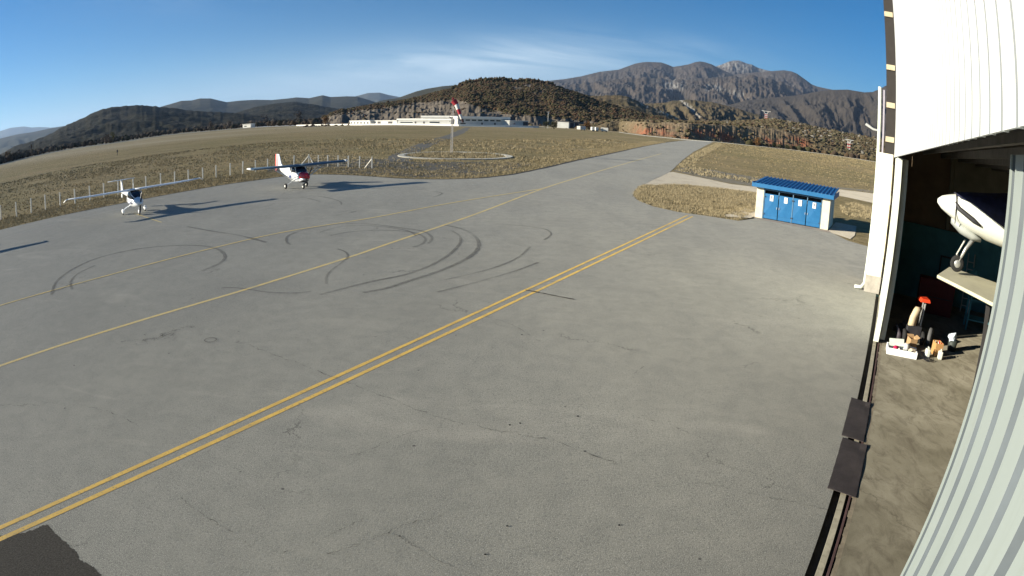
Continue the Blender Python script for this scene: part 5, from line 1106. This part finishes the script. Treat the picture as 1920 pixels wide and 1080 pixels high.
# local x=u, y=-v measured from the nose
def fs(v_,w_,z0,z1,n=20,p=2.3): 
    out=[]; cz=(z0+z1)/2; hh=(z1-z0)/2
    for j in range(n):
        a=2*math.pi*j/n; c,s=math.cos(a),math.sin(a); out.append((w_*math.copysign(abs(c)**(2/p),c),-v_,cz+hh*math.copysign(abs(s)**(2/p),s)))
    return out
B().loft([fs(*q) for q in ((0,.03,5.34,5.42),(.10,.16,5.24,5.50),(.25,.26,5.16,5.55),(.45,.34,5.06,5.60),(.8,.44,4.93,5.66),(1.3,.52,4.80,5.74),(2.0,.58,4.72,5.86),(3.2,.62,4.66,5.98),(5.0,.60,4.70,5.98),(7.5,.4,4.95,5.8))]).build('fuselage',cream_ac,ac,True)
cv=[]; 
for v_,w_,z1,cutz in ((.42,.35,5.615,5.58),(.8,.46,5.69,5.50),(1.3,.55,5.78,5.30),(1.8,.60,5.87,5.12),(2.6,.64,5.97,5.02),(4.0,.65,6.03,5.0),(5.2,.62,6.01,5.05)):
    row=[]
    for j in range(15):
        t=j/14; a=math.pi*t; c,s=math.cos(a),math.sin(a); zz=cutz+(z1-cutz)*abs(s)**.55; row.append((w_*math.copysign(abs(c)**.8,c)*1.02,-v_,zz+.012*math.sin(j*2.3+v_*7)))
    cv.append(row)
V=[p for r_ in cv for p in r_]; F=[(i*15+j,i*15+j+1,(i+1)*15+j+1,(i+1)*15+j) for i in range(len(cv)-1) for j in range(14)]
o=mesh('canvas_cover',V,F,navy,ac,True); md=o.modifiers.new('s','SOLIDIFY'); md.thickness=.02
b=B(); b.tube([(-.33,-.40,5.45),(-.36,-.50,5.33),(-.44,-.85,5.18),(-.49,-1.05,5.10)],.05,8,rr=[.02,.055,.06,.02]); b.build('air_intake',simple('dark_intake',(.03,.03,.035),.6),ac,True)
b=B(); b.loft([fs(*q) for q in ((.38,.10,4.98,5.12),(.62,.20,4.82,5.05),(.9,.24,4.74,4.95),(1.15,.20,4.74,4.86))]); b.build('chin_fairing',grey_ac,ac,True)
b=B(); b.tube([(-.36*math.cos(a)*1.0,-.42,5.33+.30*math.sin(a)) for a in np.linspace(-.2,3.34,16)],.014,6,cap=False); b.tube([(-.35,-.42,5.28),(-.30,-.44,5.02)],.012,5); b.build('retaining_strap',dark_p,ac)
b=B(); b.tube([(-.05,-1.0,4.80),(-.12,-.80,4.55),(-.16,-.66,4.26)],.05,8,rr=[.055,.045,.03]); b.bar((-.12,-.62,4.40),(-.12,-.62,4.22),.05); b.build('nose_leg',silver,ac,True)
b=B(); b.loft([[(-.20,-.72,4.72),(.0,-.78,4.72),(.0,-.80,4.70),(-.20,-.74,4.70)],[(-.26,-.56,4.42),(-.06,-.60,4.42),(-.06,-.62,4.40),(-.26,-.58,4.40)]]); b.build('gear_door',whitep,ac)
wheel(ac,(-.14,-.64,4.22),.17,.09,silver,ax=(1,.1,0))
# long pale tapering board (a spare wing) under the nose wheel, on red trestles
wg=empty('spare_wing','cream tapered spare wing lying flat below the nose wheel','aircraft wing',(0,0,0),hz)
b=B(); z=4.0
Q=[(12.28,1.39),(13.69,1.83),(12.55,3.9),(9.2,3.55)]
b.add([(u,-v,z) for u,v in Q]+[(u,-v,z-.07) for u,v in Q],[(0,1,2,3),(7,6,5,4),(0,4,5,1),(1,5,6,2),(2,6,7,3),(3,7,4,0)]); b.build('wing_panel',simple('yellowed_cream_paint',(.55,.52,.38),.6,var=.1,scale=1.5,dirt=((.40,.36,.24,1),.6)),wg,bevel=.02)
b=B(); b.bar((11.9,-3.05,0),(12.3,-2.7,3.93),.08); b.bar((13.2,-3.2,0),(12.6,-2.8,3.93),.08); b.bar((10.4,-3.9,0),(10.6,-3.2,3.93),.08); b.bar((11.9,-3.05,.9),(13.2,-3.2,.9),.06); b.build('trestle',simple('dark_steel',(.03,.028,.028),.7),wg)

# ------------------------------------------------------------------ clutter on the hangar floor
foam=simple('white_polystyrene',(.85,.85,.83),.85,var=.03); card=simple('brown_cardboard',(.42,.27,.14),.9,var=.12,scale=3); plast=simple('white_plastic_can',(.72,.74,.66),.4); redp=simple('orange_red_plastic',(.72,.06,.02),.4,var=.05); tan=simple('tan_seat_vinyl',(.62,.50,.33),.7); dkm=simple('dark_machine_metal',(.03,.03,.035),.5,var=.3)
def rz_of(a,b_): return math.atan2(b_[1]-a[1],b_[0]-a[0])
fl_=Vector([(11.86,15.48)][0]); fr_=Vector([(12.85,14.89)][0]); rzb=rz_of(fl_,fr_); L=(fr_-fl_).length
e=empty('foam_box','long open white polystyrene box of junk on the hangar floor','box',(fl_.x,fl_.y,.002),rzb)
b=B(); D_=.62; h=.22; t=.05
b.box(0,L,0,t,0,h); b.box(0,L,D_-t,D_,0,h); b.box(0,t,t,D_-t,0,h-.001); b.box(L-t,L,t,D_-t,0,h-.001); b.box(t,L-t,t,D_-t,0,.04); b.build('tray',foam,e,bevel=.012)
def thing1(name,label,cat,loc,rz=0): return empty(name,label,cat,loc,rz)
def loc_in(x,y,z): c_,s_=math.cos(rzb),math.sin(rzb); return (fl_.x+x*c_-y*s_,fl_.y+x*s_+y*c_,z)
o=B().box(-.28,.28,-.15,.15,-.015,.015).build('foam_board',simple('pale_green_board',(.55,.60,.52),.8),None,bevel=.008); o.location=loc_in(.35,.50,.30); o.rotation_euler=(R(35),R(-6),rzb); tag(o,'pale greenish board leaning over the left end of the foam box','board')
o=B().blob((0,0,0),.11,.08,.06,2,.25,3).build('red_cloth',simple('crimson_cloth',(.55,.01,.08),.8),None,True); o.location=loc_in(.32,.14,.24); tag(o,'crumpled crimson cloth lying in the foam box','cloth')
o=B().blob((0,0,0),.13,.12,.13,2,.35,5).build('plastic_bag',simple('greyish_plastic',(.45,.46,.44),.4),None,True); o.location=loc_in(.72,.28,.27); tag(o,'crumpled grey plastic bag bulging out of the foam box','bag')
o=B().blob((0,0,0),.16,.1,.07,2,.3,8).build('paper_scraps',simple('beige_paper',(.55,.47,.36),.8),None,False); o.location=loc_in(.95,.22,.22); tag(o,'beige paper scraps at the right end of the foam box','paper')
def carton(label,loc,rz,sx,sy,h,flaps=True,m=None):
    e_=empty('cardboard_box',label,'box',loc,rz); b=B(); t=.012
    b.box(-sx,sx,-sy,-sy+t,0,h); b.box(-sx,sx,sy-t,sy,0,h); b.box(-sx,-sx+t,-sy+t,sy-t,0,h); b.box(sx-t,sx,-sy+t,sy-t,0,h); b.box(-sx+t,sx-t,-sy+t,sy-t,0,.01); b.build('carton_body',m or card,e_)
    if flaps:
        b=B(); b.add([(-sx,-sy,h),(sx,-sy,h),(sx,-sy-.1,h+.06),(-sx,-sy-.1,h+.06)],[(0,1,2,3)]); b.add([(sx,-sy,h),(sx,sy,h),(sx+.1,sy,h+.05),(sx+.1,-sy,h+.05)],[(0,1,2,3)]); b.build('flap',m or card,e_)
    return e_
p=PV(20.75,1.86,.004); carton('brown cardboard box standing just behind the foam box',p,hz+.4,.17,.15,.36)
p=PV(20.65,2.90,.004); cb=carton('orange brown cardboard box with bottles behind the plastic cans',p,hz+.3,.20,.16,.44,False,simple('printed_cardboard',(.48,.26,.10),.8,var=.2,scale=3))
B().box(.03,.12,-.167,-.161,.05,.30).build('green_print',simple('teal_print',(.05,.28,.24),.7),cb); B().box(-.10,.0,-.166,-.161,.20,.40).build('orange_print',simple('orange_print',(.6,.16,.06),.7),cb)
bott=simple('red_bottle_plastic',(.50,.02,.02),.4)
for i,(du,dv,h_,m_,lb) in enumerate(((.0,.05,.24,bott,'red bottle leaning in the orange brown box'),(.06,-.08,.16,plast,'white bottle at the left in the orange brown box'),(-.07,.0,.18,plast,'white bottle in the middle of the orange brown box'),(-.03,.13,.14,bott,'short red bottle at the right in the orange brown box'))):
    o=B().loft([[(math.cos(a)*r_,math.sin(a)*r_,z_) for a in np.linspace(0,6.283,13)[:-1]] for z_,r_ in ((0,.035),(h_*.7,.036),(h_*.85,.016),(h_,.015))]).build('bottle',m_,None,True); q=PV(20.65+du,2.90+dv,.30); o.location=q; o.rotation_euler=(random.uniform(-.3,.3),random.uniform(-.3,.3),0); tag(o,lb,'bottle')
def jerry(label,loc,rz):
    e_=empty('plastic_can',label,'jerrycan',loc,rz,'white plastic cans on the hangar floor'); B().box(-.11,.11,-.08,.08,0,.27).build('can_body',plast,e_,bevel=.03); b=B(); b.tube([(-.06,0,.26),(-.06,0,.33),(.05,0,.33),(.05,0,.26)],.014,6); b.build('handle',plast,e_); B().disc((.08,0,.285),(0,0,1),.025,.04,12).build('cap',dkm,e_)
    return e_
jerry('white plastic can nearest the foam box',PV(20.15,2.50,.004),hz+.3); jerry('white plastic can standing right, before the orange brown box',PV(20.22,3.02,.004),hz+.15)
e=empty('waste_bin','dark bin stuffed with pale blue rags','bin',PV(21.55,3.62,.004)); B().loft([[(math.cos(a)*r_,math.sin(a)*r_,z_) for a in np.linspace(0,6.283,17)[:-1]] for z_,r_ in ((0,.17),(.4,.21))]).build('bin_body',simple('dark_green_bin',(.04,.05,.045),.6),e,True)
o=B().blob((0,0,0),.2,.17,.16,2,.3,11).build('rags',simple('pale_blue_rags',(.62,.70,.78),.8),None,False); o.location=PV(21.5,3.56,.50); tag(o,'pale blue rags heaped in the dark bin','rags')
# small tractor-like tug with tan seat back and orange red lid
tg=empty('tow_tug','small dark tug with orange red top and tan seat behind the boxes','tug',PV(21.6,1.80,.004),hz+.25)
B().box(-.35,.45,-.35,.30,.28,.62).build('chassis',dkm,tg,bevel=.04)
b=B(); b.loft([[(-.30,-.04,.50),(-.30,.26,.50),(-.16,.26,.50),(-.16,-.04,.50)],[(-.28,-.08,.90),(-.28,.22,.90),(-.16,.22,.90),(-.16,-.08,.90)],[(-.24,-.20,1.18),(-.24,.10,1.18),(-.12,.10,1.18),(-.12,-.20,1.18)],[(-.16,-.25,1.26),(-.16,.03,1.26),(-.08,.03,1.26),(-.08,-.25,1.26)]]); b.build('seat_back',tan,tg,True)
b=B(); b.bar((-.1,-.32,.6),(-.1,-.36,1.50),.05); b.bar((.2,-.32,.6),(.15,-.36,1.50),.05); b.bar((-.1,-.34,1.2),(.2,-.34,1.2),.03); b.build('upright',mast_m,tg)
b=B(); b.loft([[(-.24,-.55,1.46),(-.24,-.10,1.46),(.30,-.10,1.46),(.30,-.55,1.46)],[(-.20,-.50,1.58),(-.20,-.16,1.58),(.24,-.16,1.58),(.24,-.50,1.58)]]); b.build('canopy_top',redp,tg,bevel=.02)
for sx,sy in ((-.3,-.42),(.4,-.42),(-.3,.36),(.4,.36)): wheel(tg,(sx,sy,.24),.24,.14,dkm)
e=empty('tyre','grey tyre standing upright beside the tug','tyre',PV(21.6,2.62,.30),hz)
B().disc((0,0,0),(.2,1,0),.32,.16,24,[(-.08,.18),(-.08,.27),(-.05,.32),(.05,.32),(.08,.27),(.08,.18)]).build('tyre_tread',simple('dusty_rubber',(.10,.10,.10),.85),e,True)
e=empty('wire_coil','loose coil of dark wire on the floor in front of the cans','wire',PV(19.75,2.55,.012)); b=B()
for k in range(4):
    c=(random.uniform(-.12,.12),random.uniform(-.1,.1)); b.tube([(c[0]+math.cos(a)*.17*random.uniform(.8,1.2),c[1]+math.sin(a)*.12*random.uniform(.8,1.2),.01+.05*abs(math.sin(a*1.5+k))) for a in np.linspace(0,6.0,14)],.008,5)
b.build('coil_strands',dkm,e)
e=empty('plastic_fin','curved dark grey plastic fin standing behind the foam box','panel',PV(21.1,1.35,.004),hz); b=B()
b.loft([[(-.02,-.14,.0),(.02,-.14,.0),(.02,.12,.0),(-.02,.12,.0)],[(-.02,-.06,.3),(.02,-.06,.3),(.02,.12,.3),(-.02,.12,.3)],[(-.015,.08,.5),(.015,.08,.5),(.015,.16,.5),(-.015,.16,.5)],[(-.01,.2,.62),(.01,.2,.62),(.01,.23,.62),(-.01,.23,.62)]]); b.build('fin_panel',simple('grey_violet_plastic',(.07,.06,.075),.6),e,True)
for i,(x_,y_,z_,sx,sy,sz,cc_,lb) in enumerate(((.14,.20,.10,.07,.05,.05,(.05,.05,.06),'black tool case at the left end inside the foam box'),(.52,.16,.12,.06,.04,.04,(.55,.35,.05),'small yellow tin inside the foam box'),(.58,.40,.13,.09,.05,.05,(.30,.33,.35),'grey metal part at the back of the foam box'),(1.02,.40,.14,.05,.05,.07,(.55,.55,.52),'small white cup at the right end of the foam box'))):
    if i%2==0: o=B().box(-sx,sx,-sy,sy,-sz,sz).build('tool_case' if i==0 else 'metal_part',simple('clutter_paint',cc_,.6),None,bevel=.01)
    else: o=B().disc((0,0,0),(0,0,1),sx,sz*2,16).build('tin' if i==1 else 'cup',simple('clutter_paint',cc_,.5),None,True)
    o.location=loc_in(x_,y_,z_+.02); o.rotation_euler=(0,0,rzb+.4*i); tag(o,lb,('case','tin','metal part','cup')[i])
e=empty('hose_reel','black rubber hose looped on the floor behind the tug','hose',PV(22.6,1.4,.01)); b=B()
for k in range(3): b.tube([(math.cos(a)*(.32-.03*k),math.sin(a)*(.30-.02*k),.025+.035*k) for a in np.linspace(0,6.2,24)],.02,6)
b.build('hose_loops',dkm,e)
e=empty('wall_door','dark framed door in the teal inner wall','door',PV(29.0,3.4,.0),hz); b=B()
b.box(-.03,.0,-1.0,-.92,.02,2.2); b.box(-.03,.0,0,.08,.02,2.2); b.box(-.03,.0,-.92,0,2.12,2.2); b.build('frame',dark_p,e); B().box(-.015,.0,-.92,0,.02,2.12).build('door_panel',simple('blue_green_door',(.06,.17,.20),.6),e)
e=empty('step_ladder','grey step ladder leaning at the teal wall','ladder',PV(28.2,5.0,.0),hz); b=B()
b.bar((0,-.22,0),(.6,-.18,2.6),.05); b.bar((0,.22,0),(.6,.18,2.6),.05)
for k in range(7): b.bar((.08*k+.06,-.21,.32*k+.3),(.08*k+.06,.21,.32*k+.3),.035)
b.build('ladder_frame',mast_m,e)
# dim background things: red cabinet, teal rack, drums
e=empty('red_cabinet','dim red tool cabinet against the dark inner wall','cabinet',PV(26.5,3.1,.004),hz); B().box(-.3,.3,-.9,.9,.05,1.5).build('cabinet_body',simple('dim_red_paint',(.14,.015,.012),.6),e,bevel=.02); B().box(-.31,-.303,-.8,.8,.75,.78).build('drawer_gap',dkm,e)
e=empty('storage_rack','dark teal storage rack deep in the hangar','rack',PV(25.5,6.2,.004),hz); b=B()
for sx in (-.4,.4):
    for sy in (-1.5,1.5): B().bar((sx,sy,0),(sx,sy,2.4),.08).build('upright',teal,e)
for z in (.4,1.2,2.0): B().box(-.42,.42,-1.55,1.55,z,z+.06).build('shelf',teal,e)
B().box(-.3,.3,-1.2,-.2,.47,1.0).build('blue_crate',simple('dim_blue_crate',(.01,.05,.10),.6),e); 
e=empty('hanging_sheet','pale torn sheet hanging beneath the dark ceiling','sheet',PV(25,9.4,6.0),hz); b=B(); b.add([(0,-.9,.35),(0,1.2,.45),(.1,1.3,-.25),(0,.5,-.55),(.05,.1,-.15),(0,-.5,-.65)],[(0,1,2,3,4,5)]); o=b.build('torn_sheet',simple('dusty_pale_sheet',(.45,.43,.36),.9),e)
md=o.modifiers.new('s','SOLIDIFY'); md.thickness=.015

# ------------------------------------------------------------------ pebbles and litter on the apron
pb=simple('dark_pebble',(.03,.03,.03),.8,obj=False); pw=simple('white_chip',(.6,.6,.58),.7,obj=False)
LP_=[(0.32,16.78),(0.05,11.33),(0.26,11.42),(-0.25,7.11),(0.06,7.86),(1.47,11.8),(1.82,7.9)]
for i,p in enumerate(LP_):
    o=B().blob((0,0,0),.022,.018,.012,1,.3,i).build('pebble',pb,None); o.location=(p[0],p[1],.012); tag(o,'small dark stone lying on the open apron','stone','small dark stones on the apron')

# ------------------------------------------------------------------ haze: even air round the whole place
HAZE=True
if HAZE:
    hzm=bpy.data.materials.new('air_haze'); hzm.use_nodes=True; t_=hzm.node_tree; t_.nodes.clear(); vv=t_.nodes.new('ShaderNodeVolumePrincipled'); oo=t_.nodes.new('ShaderNodeOutputMaterial'); t_.links.new(vv.outputs[0],oo.inputs['Volume'])
    vv.inputs['Color'].default_value=(.50,.68,1.0,1); vv.inputs['Density'].default_value=2.3e-5; vv.inputs['Anisotropy'].default_value=0.2
    o=B().box(-43000,43000,-4000,48000,-60,2450).build('haze',hzm); tag(o,kind='stuff'); o['label']='thin blue air between the airfield and the mountains'; o['category']='haze'
    o.display_type='WIRE'
    scene.cycles.volume_bounces=0; scene.cycles.volume_max_steps=64
